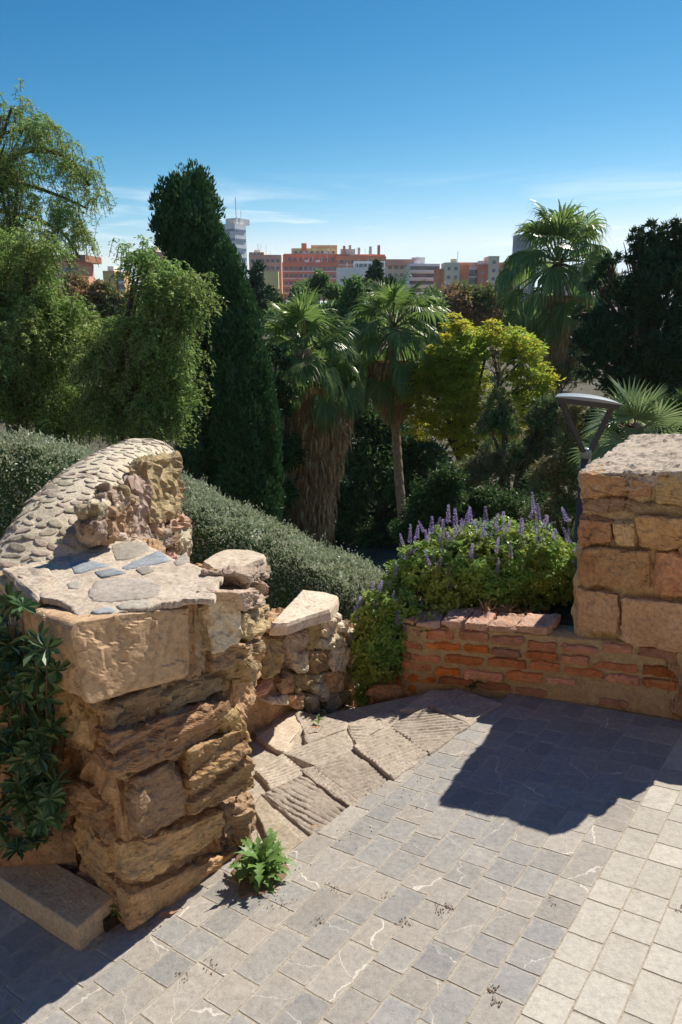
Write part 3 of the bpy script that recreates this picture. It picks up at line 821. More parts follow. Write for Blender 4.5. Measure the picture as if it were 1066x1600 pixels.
for k, (pl, mk) in enumerate([
    ([(255, 545), (320, 536), (412, 553), (330, 575), (280, 587)], 'slate'), ([(445, 566), (590, 500), (640, 538), (520, 562), (470, 572)], 'slate'),
    ([(410, 482), (470, 466), (545, 470), (552, 500), (480, 530), (430, 538)], 'flag'), ([(325, 660), (350, 615), (440, 600), (560, 610), (605, 640), (580, 672), (420, 690), (345, 690)], 'flag'),
    ([(432, 705), (480, 685), (560, 686), (570, 700), (530, 716), (450, 718)], 'flag'), ([(338, 727), (400, 710), (428, 718), (420, 730), (365, 738)], 'slate'),
    ([(248, 625), (290, 612), (312, 622), (290, 645), (255, 640)], 'flag'), ([(300, 500), (350, 480), (395, 480), (360, 505)], 'flag'), ([(500, 572), (550, 556), (575, 575), (530, 592)], 'flag'),
    ([(345, 580), (420, 566), (470, 585), (380, 600)], 'slate'), ([(200, 530), (260, 520), (258, 545), (215, 550)], 'flag'), ([(640, 545), (690, 505), (705, 540), (660, 560)], 'flag')]):
    V, F = plate([atz(x, y, ZT + .006) for x, y in zz(pl)], .006, ZX, seed=40+k, jag=.05)
    obj('slate', V, F, M[mk], pier)
stone('block', [[[atz(8, 892, ZT) - ZX*.08, atz(8, 892, ZT+.01)], [atz(70, 884, ZT) - ZX*.08, atz(70, 880, ZT+.02)]], [[atz(58, 938, ZT) - ZX*.08, atz(58, 938, ZT+.01)], [atz(88, 905, ZT) - ZX*.08, atz(92, 900, ZT+.02)]]], M['pale'], pier, n=10, rad=.02, amp=.008, seed=77)

# ---------------------------------------------------------------- curved wall with rounded, slate-set coping
cw = empty('curved_wall')
tag(cw, 'curved parapet wall with rounded coping set with flat slates', 'wall')
cl = np.array([(-1.47, 2.80, ZT-.16), (-1.46, 3.1, ZT+.0), (-1.44, 3.45, ZT+.15), (-1.42, 3.9, ZT+.25), (-1.40, 4.45, ZT+.27), (-1.36, 4.92, ZT+.25)])
NS, NT_ = 150, 40
cp = bez(cl, NS); tg = unit(np.gradient(cp, axis=0) * np.array([1, 1, 0])); nr = np.stack([tg[:, 1], -tg[:, 0], 0*tg[:, 0]], -1)  # to the right
HW = np.interp(np.linspace(0, 1, NS), [0, .15, .5, 1], [.26, .275, .275, .25])
def cope(si, th, lift=0.0):
    """si 0..1 along the wall, th -90..90 deg across the barrel"""
    k = si * (NS - 1); i = np.clip(k.astype(int), 0, NS - 2); f = (k - i)[..., None]
    lerp = lambda a: a[i] * (1 - f) + a[i+1] * f
    c, n_, w = lerp(cp), lerp(nr), lerp(HW[:, None])
    st, ct = np.sin(th)[..., None], np.cos(th)[..., None]
    return c + n_ * (w + lift) * np.sign(st) * np.abs(st) ** .9 + ZX * ((ct ** .8 - 1) * .23 + lift * ct)
S_, T_ = np.meshgrid(np.linspace(0, 1, NS), np.linspace(-math.pi/2, math.pi/2, NT_), indexing='ij')
_cope0 = cope
def cope(si, th, lift=0.0):
    q = _cope0(si, th, lift); n_ = unit(_cope0(si, th, lift + .05) - q)
    return q + (.010 * fbm(q * 8, 4) + .003 * fbm(q * 35, 3))[:, None] * n_
top = cope(S_.ravel(), T_.ravel())
idx = np.arange(NS * NT_).reshape(NS, NT_)
F = [tuple(f) for f in np.stack([idx[:-1, :-1], idx[:-1, 1:], idx[1:, 1:], idx[1:, :-1]], -1).reshape(-1, 4)] + [tuple(idx[0]), tuple(idx[-1][::-1])]
obj('coping', top, F, M['coping'], cw)
bod = []; hz = np.linspace(-1.4, 0, 30)
for side in (-1, 1):
    e_ = top.reshape(NS, NT_, 3)[:, 0 if side < 0 else -1]
    for h_ in (hz if side < 0 else hz[::-1]):
        q = e_.copy() - nr * side * (.03 if side < 0 else .015); q[:, 2] = np.where(h_ == 0, e_[:, 2] + .02, -1.4 + (h_ + 1.4) / 1.4 * (e_[:, 2] + 1.4)); bod.append(q)
bod = np.array(bod).transpose(1, 0, 2); k = bod.shape[1]; bv = bod.reshape(-1, 3); sd_ = np.repeat(np.concatenate([-np.ones(30), np.ones(30)])[None], NS, 0).ravel()
bv = bv + np.repeat(nr, k, 0) * (sd_ * (.03 * fbm(bv * 7, 4) - .012))[:, None]
idx = np.arange(NS * k).reshape(NS, k)
F = [tuple(f) for f in np.stack([idx[:-1, :-1], idx[:-1, 1:], idx[1:, 1:], idx[1:, :-1]], -1).reshape(-1, 4)] + [tuple(idx[0]), tuple(idx[-1][::-1])]
obj('wall_body', bv, F, M['mortar_dark'], cw)
for k_ in range(34):   # rough stones showing in the outer face
    i_ = RS.randint(4, 95); z0 = RS.uniform(-.7, ZT - .25); L_ = RS.uniform(.14, .28); j_ = min(NS - 1, i_ + int(L_ / .016)); h_ = RS.uniform(.09, .2)
    o0, o1 = cp[i_] - nr[i_] * (HW[i_] + .02), cp[j_] - nr[j_] * (HW[j_] + .02)
    f_ = [np.array([*o1[:2], z0 + h_]), np.array([*o0[:2], z0 + h_]), np.array([*o0[:2], z0]), np.array([*o1[:2], z0])]
    stone('stone', quad8(f_, nr[i_] * .15), M[['sand', 'dark_stone', 'orange', 'rubble'][k_ % 4]], cw, n=9, rad=.03, amp=.03, seed=340 + k_)
# flat slates set in the coping, long axis mostly across the wall
var = []
for s in range(8):
    rng = np.random.RandomState(s + 60); an = np.linspace(0, 2*math.pi, 9)[:-1]
    pl = np.stack([np.cos(an) * (1 + rng.uniform(-.12, .12, 8)), np.sin(an) * (.42 + rng.uniform(-.12, .12, 8)), 0*an], -1) * .05
    V, F = plate(pl, .0035, ZX, seed=s, jag=.04, wob=.001); me = mesh_from('slate', V, F, True)
    me.materials.append(M['coping_slate']); var.append(me)
cands = []
rng = np.random.RandomState(5)
pts2 = []
sr_, tr_ = rng.uniform(.02, .99, 9000), rng.uniform(-1.35, 1.3, 9000)
for s, th, p in zip(sr_, tr_, cope(sr_, tr_)):
    g_ = max(.0, 1.1 - s) ; mind = .054 + .010 * (s > .6)
    if all(((p - q) ** 2).sum() > mind ** 2 for q in pts2):
        pts2.append(p); cands.append((s, th, p))
cands.sort(key=lambda c: c[0])
field = MB()
for ic, (s, th, p) in enumerate(cands):
    e = 8e-3
    ps = cope(np.array([min(s+e, 1)]), np.array([th]))[0] - p; pt = cope(np.array([s]), np.array([th+e]))[0] - p
    u, v = unit(ps), unit(pt); n_ = unit(np.cross(v, u)); n_ = n_ if n_[2] > -.2 else -n_
    an = rng.normal(.0, .5) + (math.pi/2 if rng.rand() < .0 else 0)
    d = unit(v * math.cos(an) + u * math.sin(an)); w_ = np.cross(n_, d)
    sc = rng.choice([.45, .6, .7, .8, .9, 1.05]) * rng.uniform(.9, 1.1)
    m4 = np.eye(4); m4[:3, :3] = np.stack([d * sc, w_ * sc * rng.uniform(.6, 1.5), n_], 1); m4[:3, 3] = p + n_ * .0005
    me = var[rng.randint(8)]
    if ic < 285:
        o = bpy.data.objects.new('slate', me); COL.objects.link(o); o.matrix_world = Matrix(m4.tolist()); o.parent = cw
    else:
        field.add(np.array([v.co for v in me.vertices]) @ m4[:3, :3].T + m4[:3, 3], [tuple(q.vertices) for q in me.polygons])
if field.n: stuff(field.build('slate_field', M['coping_slate'], cw, smooth=True))
# rubble on the inner (right) face
ip, inn_ = np.array([-1.08, 4.0, 0]), unit(np.array([1.0, -.03, 0]))
IN = [([(420, 280), (470, 268), (478, 340), (430, 348)], 'rubble'), ([(380, 372), (488, 340), (492, 432), (388, 446)], 'dark_stone'), ([(500, 250), (550, 236), (560, 462), (505, 472)], 'rubble'),
      ([(556, 172), (668, 150), (677, 352), (562, 382)], 'moss'), ([(580, 386), (616, 384), (616, 420), (584, 426)], 'brick'), ([(626, 402), (690, 370), (697, 402), (630, 436)], 'brick'),
      ([(584, 432), (624, 422), (626, 482), (590, 492)], 'rubble'), ([(664, 422), (705, 408), (706, 505), (666, 512)], 'rubble'), ([(628, 450), (660, 440), (662, 490), (628, 496)], 'dark_stone'),
      ([(612, 502), (662, 494), (664, 524), (616, 532)], 'brick'), ([(360, 392), (395, 400), (396, 444), (364, 446)], 'rubble'), ([(410, 330), (432, 322), (436, 356), (412, 360)], 'pale'),
      ([(366, 345), (404, 322), (408, 366), (370, 384)], 'rubble'), ([(470, 270), (498, 262), (500, 318), (476, 322)], 'dark_stone'), ([(455, 440), (500, 405), (503, 470), (458, 470)], 'pale'), ([(560, 440), (582, 432), (588, 494), (562, 500)], 'rubble'), ([(640, 525), (704, 510), (704, 555), (650, 560)], 'pale')]
for k, (q, mk) in enumerate(IN):
    cx_, cy_ = np.mean(q, 0); q = [(cx_ + (x - cx_) * 1.1, cy_ + (y - cy_) * 1.1) for x, y in q]
    f = [on_plane(x, y, ip - inn_ * .01, inn_) for x, y in zz(q)]
    stone('brick' if mk == 'brick' else 'stone', quad8(f, np.array([-.10, 0, 0])), M['cap_brick' if mk == 'brick' else mk], cw, n=20, rad=.016, amp=.034, seed=300 + k, cuts=4, rough=.009)

# ---------------------------------------------------------------- stepped wall right of the pier, going down beside the stairs
sw = empty('stepped_wall')
tag(sw, 'low rubble wall stepping down behind the landing, with flat coping stones', 'wall')
P1, N1 = np.array([-.43, 3.0, 0]), unit(np.array([1, -.1, 0]))
P2, N2 = np.array([-.47, 4.3, 0]), unit(np.array([.81, -.59, 0]))
T2 = np.array([.59, .81, 0])
zp = lambda pts: [(280 + x*.319, 860 + y*.319) for x, y in pts]
def core_wall(name, x0, x1, thick, zt0, zt1, zb, nrm, seed):
    d = -unit(nrm) * thick; x0, x1 = np.array([*x0, 0.]), np.array([*x1, 0.])
    P = [[[x0 + ZX*zb, x0 + ZX*zt0], [x0 + d + ZX*zb, x0 + d + ZX*zt0]], [[x1 + ZX*zb, x1 + ZX*zt1], [x1 + d + ZX*zb, x1 + d + ZX*zt1]]]
    stone(name, P, M['mortar_dark'], sw, n=26, rad=.03, amp=.04, freq=9, rough=.01, cuts=0, seed=seed)
core_wall('core', (-.50, 3.05), (-.45, 3.52), .42, CZ-1.24, CZ-1.34, CZ-2.0, N1, 51)
core_wall('core', (-.66, 3.1), (-.62, 4.3), .4, CZ-1.95, CZ-2.1, -1.2, N1, 54)
q0 = P2 - T2 * .35; q1 = P2 + T2 * .72; q2 = P2 + T2 * 1.7
core_wall('core', (q0 - N2*.07)[:2], (q1 - N2*.07)[:2], .36, CZ-2.14, CZ-2.25, -1.9, N2, 52)
core_wall('core', (q1 - N2*.07)[:2], (q2 - N2*.07)[:2], .36, CZ-2.44, CZ-2.75, -1.9, N2, 53)
C1 = [(316, 892), (334, 880), (354, 872), (392, 873), (416, 879), (414, 888), (398, 893), (384, 900), (360, 906), (340, 908)]
def cap(name, px, z, th, m, seed):
    V, F = plate([atz(x, y, z) for x, y in px], th, ZX, seed=seed, jag=.008, wob=.006)
    return obj(name, V, F, m, sw, smooth=False)
cap('coping_stone', C1, CZ-1.29, .05, M['pale'], 61)
C2 = [(421, 988), (446, 962), (473, 932), (500, 934), (529, 940), (527, 950), (518, 963), (480, 975), (450, 987)]
zc2 = (aty(470, 960, 4.55))[2]
cap('coping_stone', C2, zc2, .055, M['pale'], 62)
R1 = [([(300, 205), (395, 182), (425, 270), (322, 302)], 'rubble', 1), ([(325, 305), (440, 262), (446, 380), (332, 462)], 'moss', 1), ([(398, 150), (446, 152), (446, 232), (408, 240)], 'rubble', 1),
      ([(330, 110), (430, 80), (432, 140), (340, 200)], 'rubble', 1), ([(322, 465), (420, 420), (420, 500), (345, 520)], 'dark_stone', 1), ([(336, 525), (396, 545), (398, 640), (350, 660)], 'moss', 1),
      ([(525, 402), (625, 392), (628, 520), (532, 532)], 'rubble', 2), ([(440, 432), (522, 430), (502, 600), (432, 642)], 'moss', 2), ([(562, 502), (647, 498), (645, 592), (570, 602)], 'pale', 2), ([(632, 362), (700, 350), (690, 482), (640, 502)], 'moss', 2),
      ([(702, 332), (790, 310), (772, 420), (706, 422)], 'pale', 2), ([(690, 442), (832, 400), (832, 470), (700, 492)], 'pale', 2), ([(742, 482), (842, 475), (816, 590), (750, 592)], 'pale', 2), ([(722, 602), (810, 598), (806, 690), (740, 702)], 'ochre', 2),
      ([(662, 662), (736, 650), (742, 740), (680, 742)], 'pale', 2), ([(722, 712), (792, 705), (790, 782), (726, 792)], 'rubble', 2), ([(548, 712), (620, 700), (612, 782), (556, 772)], 'ochre', 2), ([(622, 717), (690, 715), (690, 792), (642, 792)], 'rubble', 2),
      ([(440, 717), (545, 712), (542, 768), (440, 748)], 'pale', 2), ([(762, 772), (820, 768), (816, 826), (770, 822)], 'moss', 2), ([(816, 762), (872, 770), (866, 832), (816, 832)], 'rubble', 2), ([(500, 612), (560, 605), (556, 690), (510, 700)], 'dark_stone', 2),
      ([(572, 610), (650, 600), (655, 690), (580, 695)], 'moss', 2), ([(655, 505), (736, 490), (738, 590), (660, 600)], 'moss', 2), ([(660, 605), (718, 604), (716, 648), (664, 655)], 'rubble', 2), ([(800, 690), (850, 680), (860, 755), (808, 760)], 'rubble', 2), ([(832, 405), (890, 395), (900, 470), (845, 475)], 'pale', 2),
      ([(845, 480), (900, 480), (900, 580), (840, 585)], 'rubble', 2), ([(818, 600), (880, 590), (890, 660), (822, 680)], 'rubble', 2), ([(445, 395), (540, 352), (545, 385), (455, 412)], 'orange', 2), ([(548, 372), (640, 330), (700, 318), (690, 345), (0, 0)][:4], 'rubble', 2), ([(700, 780), (724, 780), (724, 815), (696, 812)], 'pale', 2), ([(792, 370), (830, 355), (834, 398), (795, 400)], 'pale', 2)]
for k, (q, mk, w) in enumerate(R1):
    p, n_ = (P1, N1) if w == 1 else (P2, N2)
    f = [on_plane(x, y, p + n_ * RS.uniform(.0, .05), n_) for x, y in zp(q)]
    stone('stone', quad8(f, -n_ * .2), M[mk], sw, n=16, rad=.024, amp=.022, seed=400 + k, cuts=4, rough=.008)
red = [on_plane(x, y, np.array([-.45, 4.2, 0]), unit(np.array([.5, -1, 0]))) for x, y in zp([(345, 700), (465, 645), (468, 700), (352, 748)])]
stone('stone', quad8(red, np.array([-.05, .16, 0])), M['red_cobble'], sw, n=12, rad=.07, amp=.02, seed=470)
for k, (x, y) in enumerate([(362, 1092), (378, 1083), (356, 1100), (372, 1096), (436, 1086)]):
    c = W(*flo(x, y, 0), .02); s = .05
    P = [[[c + np.array([sx*s*1.3, sy*s, sz*s*.8]) for sz in (-1, 1)] for sy in (-1, 1)] for sx in (-1, 1)]
    stone('stone', P, M[['red_cobble', 'rubble', 'ochre'][k % 3]], sw, n=6, rad=.04, amp=.02, seed=480+k)

# ---------------------------------------------------------------- kerb of the planting bed
kb = [[[W(1.222, 2.30, -.02), W(1.222, 2.31, .118)], [W(1.222, 4.6, -.02), W(1.222, 4.6, .118)]], [[W(1.43, 2.33, -.02), W(1.43, 2.34, .118)], [W(1.43, 4.6, -.02), W(1.43, 4.6, .118)]]]
P8 = np.array(kb)
ko = stone('kerb', P8, M['kerb'], None, n=56, rad=.012, amp=.0015, freq=6, rough=.0015, cuts=0, seed=8)
tag(ko, 'long cut stone kerb edging the shaded planting bed', 'kerb')
bed = poly_sheet('planting_bed', [W(a, b, .055) for a, b in [(1.35, 2.3), (1.75, 2.3), (2.1, 3.4), (2.4, 4.6), (1.35, 4.6)]], .3, M['soil'])
tag(bed, 'dark soil bed between the kerb and the pier', kind='structure')

# ---------------------------------------------------------------- brick planter wall
bp = empty('brick_planter')
tag(bp, 'curved brick planter wall under the purple flowers', 'planter wall')
path = bez([(4.30, .55), (4.30, 1.0), (4.27, 1.4), (4.24, 1.77), (4.18, 2.2), (4.12, 2.48), (4.20, 2.68), (4.45, 2.82), (5.0, 2.95)], 240)
pl_ = np.array([W(a, b) for a, b in path]); seg = np.linalg.norm(np.diff(pl_, axis=0), axis=1); arc = np.concatenate([[0], np.cumsum(seg)])
def pth(s):
    p = np.array([np.interp(s, arc, pl_[:, i]) for i in range(3)])
    q = np.array([np.interp(s + .02, arc, pl_[:, i]) for i in range(3)]) - np.array([np.interp(s - .02, arc, pl_[:, i]) for i in range(3)])
    t = unit(q); n_ = unit(np.cross(ZX, t)); 
    if n_ @ (O - p) < 0 and s < 2.2: n_ = -n_
    return p, t, n_
# which side is outside: towards the viewer along the straight part
sgn = 1.0
_p, _t, _n = pth(1.0); sgn = 1 if np.cross(ZX, _t) @ (O - _p) > 0 else -1
def pth2(s):
    p, t, n_ = pth(s); return p, t, unit(np.cross(ZX, t)) * sgn
ss = np.linspace(0.0, arc[-1] - .05, 120); V = []
rows = np.concatenate([np.linspace(-.9, 0, 6), np.linspace(.01, .455, 40)])
for s in ss:
    p, t, n_ = pth2(s)
    for z in rows: V.append(p - n_ * .014 + ZX * z)
    V.append(p - n_ * .22 + ZX * .455); V.append(p - n_ * .22 - ZX * .9)
V = np.array(V); k = len(rows) + 2
V += (.010 * fbm(V * 14, 4) + .006 * fbm(V * 50, 3))[:, None] * np.array([.7, -.7, .3])
F = [(i*k+j, (i+1)*k+j, (i+1)*k+j+1, i*k+j+1) for i in range(len(ss)-1) for j in range(k-1)]
obj('mortar_core', V, F if sgn < 0 else [f[::-1] for f in F], M['mortar_tan'], bp)
nb = 0
course = .088
for r in range(-4, 5):
    s = RS.uniform(-.1, .05)
    while s < arc[-1] - .1:
        L = RS.uniform(.17, .28); jt = RS.uniform(.025, .045)
        sm = s + L / 2
        if s > .02 and s + L < arc[-1] - .08 and (r >= 0 or sm > 1.9):
            p0, t0, n0_ = pth2(s); p1, t1, n1_ = pth2(s + L)
            z0 = r * course + .012 + RS.uniform(-.006, .006) + .018 * vnoise(np.array([sm * 2, r * 3., 1])); z1 = z0 + .062 + RS.uniform(-.012, .004)
            pr = RS.uniform(.0, .016)
            # under the pier the lowest courses are lost in mortar
            if not (sm < 1.05 and (r < 2 and RS.rand() < .75)):
                f = [p0 + n0_*pr + ZX*z1, p1 + n1_*pr + ZX*z1, p1 + n1_*pr + ZX*z0, p0 + n0_*pr + ZX*z0]
                if sgn: stone('brick', quad8(f, -n0_ * .10), M['brick'], bp, n=10, rad=.010, amp=.010, freq=16, seed=500 + nb, cuts=3, rough=.006)
                nb += 1
        s += L + jt
# capping bricks laid flat
s = 1.0
while s < arc[-1] - .3:
    L = RS.uniform(.13, .24); p0, t0, n0_ = pth2(s); p1, t1, n1_ = pth2(s + L - .008)
    e = RS.uniform(.0, .02); z1, z0 = .515 + RS.uniform(-.008, .008), .462
    f = [p0 + n0_*e + ZX*z1, p1 + n1_*e + ZX*z1, p1 + n1_*e + ZX*z0, p0 + n0_*e + ZX*z0]
    stone('brick', quad8(f, -n0_ * .25), M['cap_brick'], bp, n=9, rad=.012, amp=.01, seed=640 + nb, cuts=3); nb += 1
    s += L
soil = poly_sheet('planter_soil', [*[(lambda p, n_: p - n_*.18 + ZX*.40)(*[pth2(s)[i] for i in (0, 2)]) for s in np.linspace(.9, arc[-1]-.1, 14)], W(6.8, 3.0, .3), W(6.9, 1.2, .4)], .6, M['soil'], bp, None)
# rough clay footing where the wall turns
for k, (x, y, w, h) in enumerate([(600, 1088, .13, .12), (625, 1072, .12, .10), (590, 1108, .09, .1), (645, 1062, .1, .08)]):
    c = aty(x, y, 4.95 + .1*k)
    P = [[[c + np.array([sx*w, sy*.12, sz*h]) for sz in (-1, 1)] for sy in (-1, 1)] for sx in (-1, 1)]
    stone('footing', P, M['orange'], bp, n=12, rad=.04, amp=.03, seed=700+k, strata=.01)

# ---------------------------------------------------------------- right-hand parapet: stone pier standing on brick courses
rp = empty('parapet_pier')
tag(rp, 'square pier of ochre stone blocks with a pale flat top', 'stone pier')
AR = 4.30
def afa(px, proud=0.0): return [on_a(x, y, AR - proud) for x, y in px]
cr = [[[W(AR+.05, 1.44, .3), W(AR+.05, 1.455, 1.50)], [W(AR+2.1, 1.7, .2), W(AR+2.1, 1.72, 1.50)]], [[W(AR+.05, .80, .3), W(AR+.05, .86, 1.50)], [W(AR+2.1, .80, .2), W(AR+2.1, .86, 1.50)]]]
stone('core', cr, M['mortar_tan'], rp, n=34, rad=.02, amp=.03, freq=8, rough=.008, cuts=0, seed=801)
ct = [[[W(AR+.0, 1.455, 1.44), W(AR+.0, 1.475, 1.555)], [W(AR+2.12, 1.74, 1.46), W(AR+2.12, 1.76, 1.57)]], [[W(AR+.0, .80, 1.44), W(AR+.0, .84, 1.545)], [W(AR+2.12, .80, 1.46), W(AR+2.12, .80, 1.57)]]]
stone('mortar_cap', ct, M['mortar_top'], rp, n=70, rad=.018, amp=.016, freq=7, rough=.009, cuts=0, seed=802)
Q = [([(905, 737), (977, 742), (977, 774), (908, 776)], 'orange', .02), ([(980, 744), (1022, 742), (1023, 779), (984, 778)], 'sand', -.005), ([(1025, 742), (1088, 746), (1088, 792), (1026, 784)], 'sand', .0),
     ([(908, 780), (975, 778), (975, 802), (909, 800)], 'dark_stone', -.012), ([(978, 782), (1088, 796), (1088, 808), (980, 804)], 'dark_stone', -.02),
     ([(903, 803), (954, 808), (955, 851), (904, 852)], 'orange', .01), ([(958, 812), (990, 812), (990, 854), (961, 855)], 'ochre', .0), ([(995, 808), (1100, 813), (1100, 862), (995, 857)], 'orange', .02),
     ([(904, 857), (1015, 862), (1016, 922), (904, 916)], 'orange', .02), ([(1021, 864), (1120, 870), (1120, 935), (1021, 930)], 'orange', .012),
     ([(902, 920), (967, 927), (965, 992), (902, 983)], 'ochre', .018), ([(970, 936), (1112, 946), (1112, 1029), (968, 1005)], 'ochre', .024)]
for k, (q, mk, pr) in enumerate(Q):
    stone('stone', quad8(afa(q, pr), AX * (.28 + pr)), M[mk], rp, n=26, rad=.012, amp=.012, seed=820+k, cuts=3, rough=.007)
# the lower wall that goes on past the pier, and its broken shoulder
sh = [[[W(AR+.02, .82, -.1), W(AR+.02, .84, 1.35)], [W(AR+.5, .82, -.1), W(AR+.5, .84, 1.35)]], [[W(AR+.02, .66, -.1), W(AR+.02, .66, .9)], [W(AR+.5, .66, -.1), W(AR+.5, .66, .9)]]]
stone('shoulder', sh, M['sand'], rp, n=14, rad=.04, amp=.05, seed=850, cuts=2)
lw = [[[W(AR+.0, .68, .44), W(AR+.0, .68, .80)], [W(AR+.5, .68, .44), W(AR+.5, .68, .80)]], [[W(AR+.0, -2.4, .44), W(AR+.0, -2.4, .86)], [W(AR+.5, -2.4, .44), W(AR+.5, -2.4, .86)]]]
stone('low_wall', lw, M['orange'], rp, n=36, rad=.03, amp=.03, seed=851, cuts=0)
lw = [[[W(AR-.01, .62, -.1), W(AR-.01, .62, .45)], [W(AR+.5, .62, -.1), W(AR+.5, .62, .45)]], [[W(AR-.01, -2.4, -.1), W(AR-.01, -2.4, .45)], [W(AR+.5, -2.4, -.1), W(AR+.5, -2.4, .45)]]]
stone('wall_base', lw, M['mortar_tan'], rp, n=36, rad=.03, amp=.03, seed=852, cuts=0)

# ---------------------------------------------------------------- unseen rampart added behind the viewer, for warm bounce on the shaded stone
ram = empty('bounce_rampart'); tag(ram, 'unseen sandstone rampart added behind the viewer for warm bounce light', 'wall')
mb = MB(); mb.box((-1.0, -4.6, 1.3), (8.6, .5, 3.6)); mb.build('core', M['mortar_tan'], ram)
rmsh = []
for k in range(6):
    P, F = stone_mesh([[[(x, y, z) for z in (-.2, .2)] for y in (-.12, .12)] for x in (-.36, .36)], n=5, rad=.03, amp=.02, seed=950+k); me = mesh_from('block', P, F, False); me.materials.append(M['dressed' if k % 2 else 'ochre']); rmsh.append(me)
for r in range(16):
    x = -9.4 + (r % 2) * .37
    while x < 7.2:
        o = bpy.data.objects.new('block', rmsh[RS.randint(6)]); COL.objects.link(o); o.location = (x, -4.06 + RS.uniform(-.015, .02), -1.9 + r * .415); o.parent = ram; x += .74
# ---------------------------------------------------------------- foliage helpers
def kites(P, D, N, L, Wd, bend=.12, cup=.12, mid=.45):
    """one leaf per row: base P, direction D, face normal N"""
    P, D = np.asarray(P, float), unit(D); N = unit(N - (N * D).sum(-1, keepdims=True) * D); S = np.cross(D, N)
    L = np.broadcast_to(np.asarray(L, float).reshape(-1, 1), (len(P), 1)); Wd = np.broadcast_to(np.asarray(Wd, float).reshape(-1, 1), (len(P), 1))
    m = P + D * L * mid + N * L * bend * .5
    V = np.stack([P, m + S * Wd / 2 + N * Wd * cup, P + D * L - N * L * bend, m - S * Wd / 2 + N * Wd * cup], 1).reshape(-1, 3)
    F = np.arange(len(V)).reshape(-1, 4)
    return V, F
def ovals(P, D, N, L, Wd, bend=.14, fold=.22, wide=.62):
    """rounder leaves, folded along the midrib: six outline points, two faces"""
    P, D = np.asarray(P, float), unit(D); N = unit(N - (N * D).sum(-1, keepdims=True) * D); S = np.cross(D, N)
    L = np.broadcast_to(np.asarray(L, float).reshape(-1, 1), (len(P), 1)); Wd = np.broadcast_to(np.asarray(Wd, float).reshape(-1, 1), (len(P), 1))
    f = lambda x, w, z: P + D * L * x + S * Wd * w + N * (Wd * abs(w) * fold * 2 - L * bend * x * x)
    V = np.stack([P, f(.30, .30, 0), f(wide, .5, 0), f(.92, .22, 0), f(1.0, 0, 0), f(.92, -.22, 0), f(wide, -.5, 0), f(.30, -.30, 0)], 1).reshape(-1, 3)
    k = np.arange(len(P))[:, None] * 8
    F = np.concatenate([k + np.array([[0, 1, 2, 4]]), k + np.array([[2, 3, 4, 4]])[:, [0, 1, 2, 2]], k + np.array([[0, 4, 6, 7]]), k + np.array([[4, 5, 6, 6]])[:, [0, 1, 2, 2]]])
    q = np.concatenate([F[:len(P)], F[2*len(P):3*len(P)]]); return V, q
def rdir(rng, n): return unit(rng.normal(size=(n, 3)))
def join(parts):
    V = []; F = []; n = 0
    for v, f in parts: V.append(v); F.append(f + n); n += len(v)
    return np.concatenate(V), np.concatenate(F)
def blob_world(blobs, y):
    """px blobs (px, py, r[, dy]) at depth y -> centre, radius"""
    out = []
    for b in blobs:
        d = y + (b[3] if len(b) > 3 else 0); c = aty(b[0], b[1], d); out.append((c, b[2] * d / FOC))
    return out
def subdivide(rng, bw, k=7, f=.42, out=.72):
    """break each mass into smaller clumps with gaps between them"""
    o = []
    for c, r in bw:
        for _ in range(k):
            d = rdir(rng, 1)[0] * np.array([1, 1, .9]); o.append((c + d * r * out * rng.uniform(.45, 1.15), r * f * rng.uniform(.6, 1.25)))
    return o
def sample_blobs(rng, bw, n, shell=.55, flat=1.0, depth=1.0):
    vol = np.array([r ** 2.4 for _, r in bw]); pick = rng.choice(len(bw), n, p=vol / vol.sum())
    C = np.array([c for c, _ in bw])[pick]; R = np.array([r for _, r in bw])[pick]
    d = rdir(rng, n); rad = shell + (1 - shell) * rng.rand(n) ** .6
    o = d * (R * rad)[:, None] * np.array([1, depth, flat])
    P = C + o + (fbm(C * 3.1 + d * 2.2, 2) * R * .25)[:, None] * d
    return P, d, R
def branches(name, base, bw, r0, m, parent, rng, wob=.12, twigs=6, k=6):
    mb = MB(); base = np.asarray(base, float)
    cen = np.mean([c for c, _ in bw], 0)
    fork = base + (cen - base) * .45; fork[2] = base[2] + (cen[2] - base[2]) * .55
    tr = bez([base, base + (fork - base) * .5 + rng.normal(size=3) * wob * .5, fork], 10)
    mb.tube(tr, np.linspace(r0, r0 * .68, 10), 8)
    for c, r in bw:
        mid = fork + (c - fork) * .5 + np.array([0, 0, .15 * np.linalg.norm(c - fork)]) + rng.normal(size=3) * wob
        mb.tube(bez([fork, mid, c], 9), np.linspace(r0 * .5, r0 * .12, 9), k)
        for _ in range(twigs):
            e = c + rdir(rng, 1)[0] * r * .9
            s0 = mid + (c - mid) * rng.uniform(.3, 1)
            mb.tube(bez([s0, (s0 + e) / 2 + rng.normal(size=3) * r * .1, e], 6), np.linspace(r0 * .16, r0 * .04, 6), 4)
    return mb.build(name, m, parent, smooth=True)
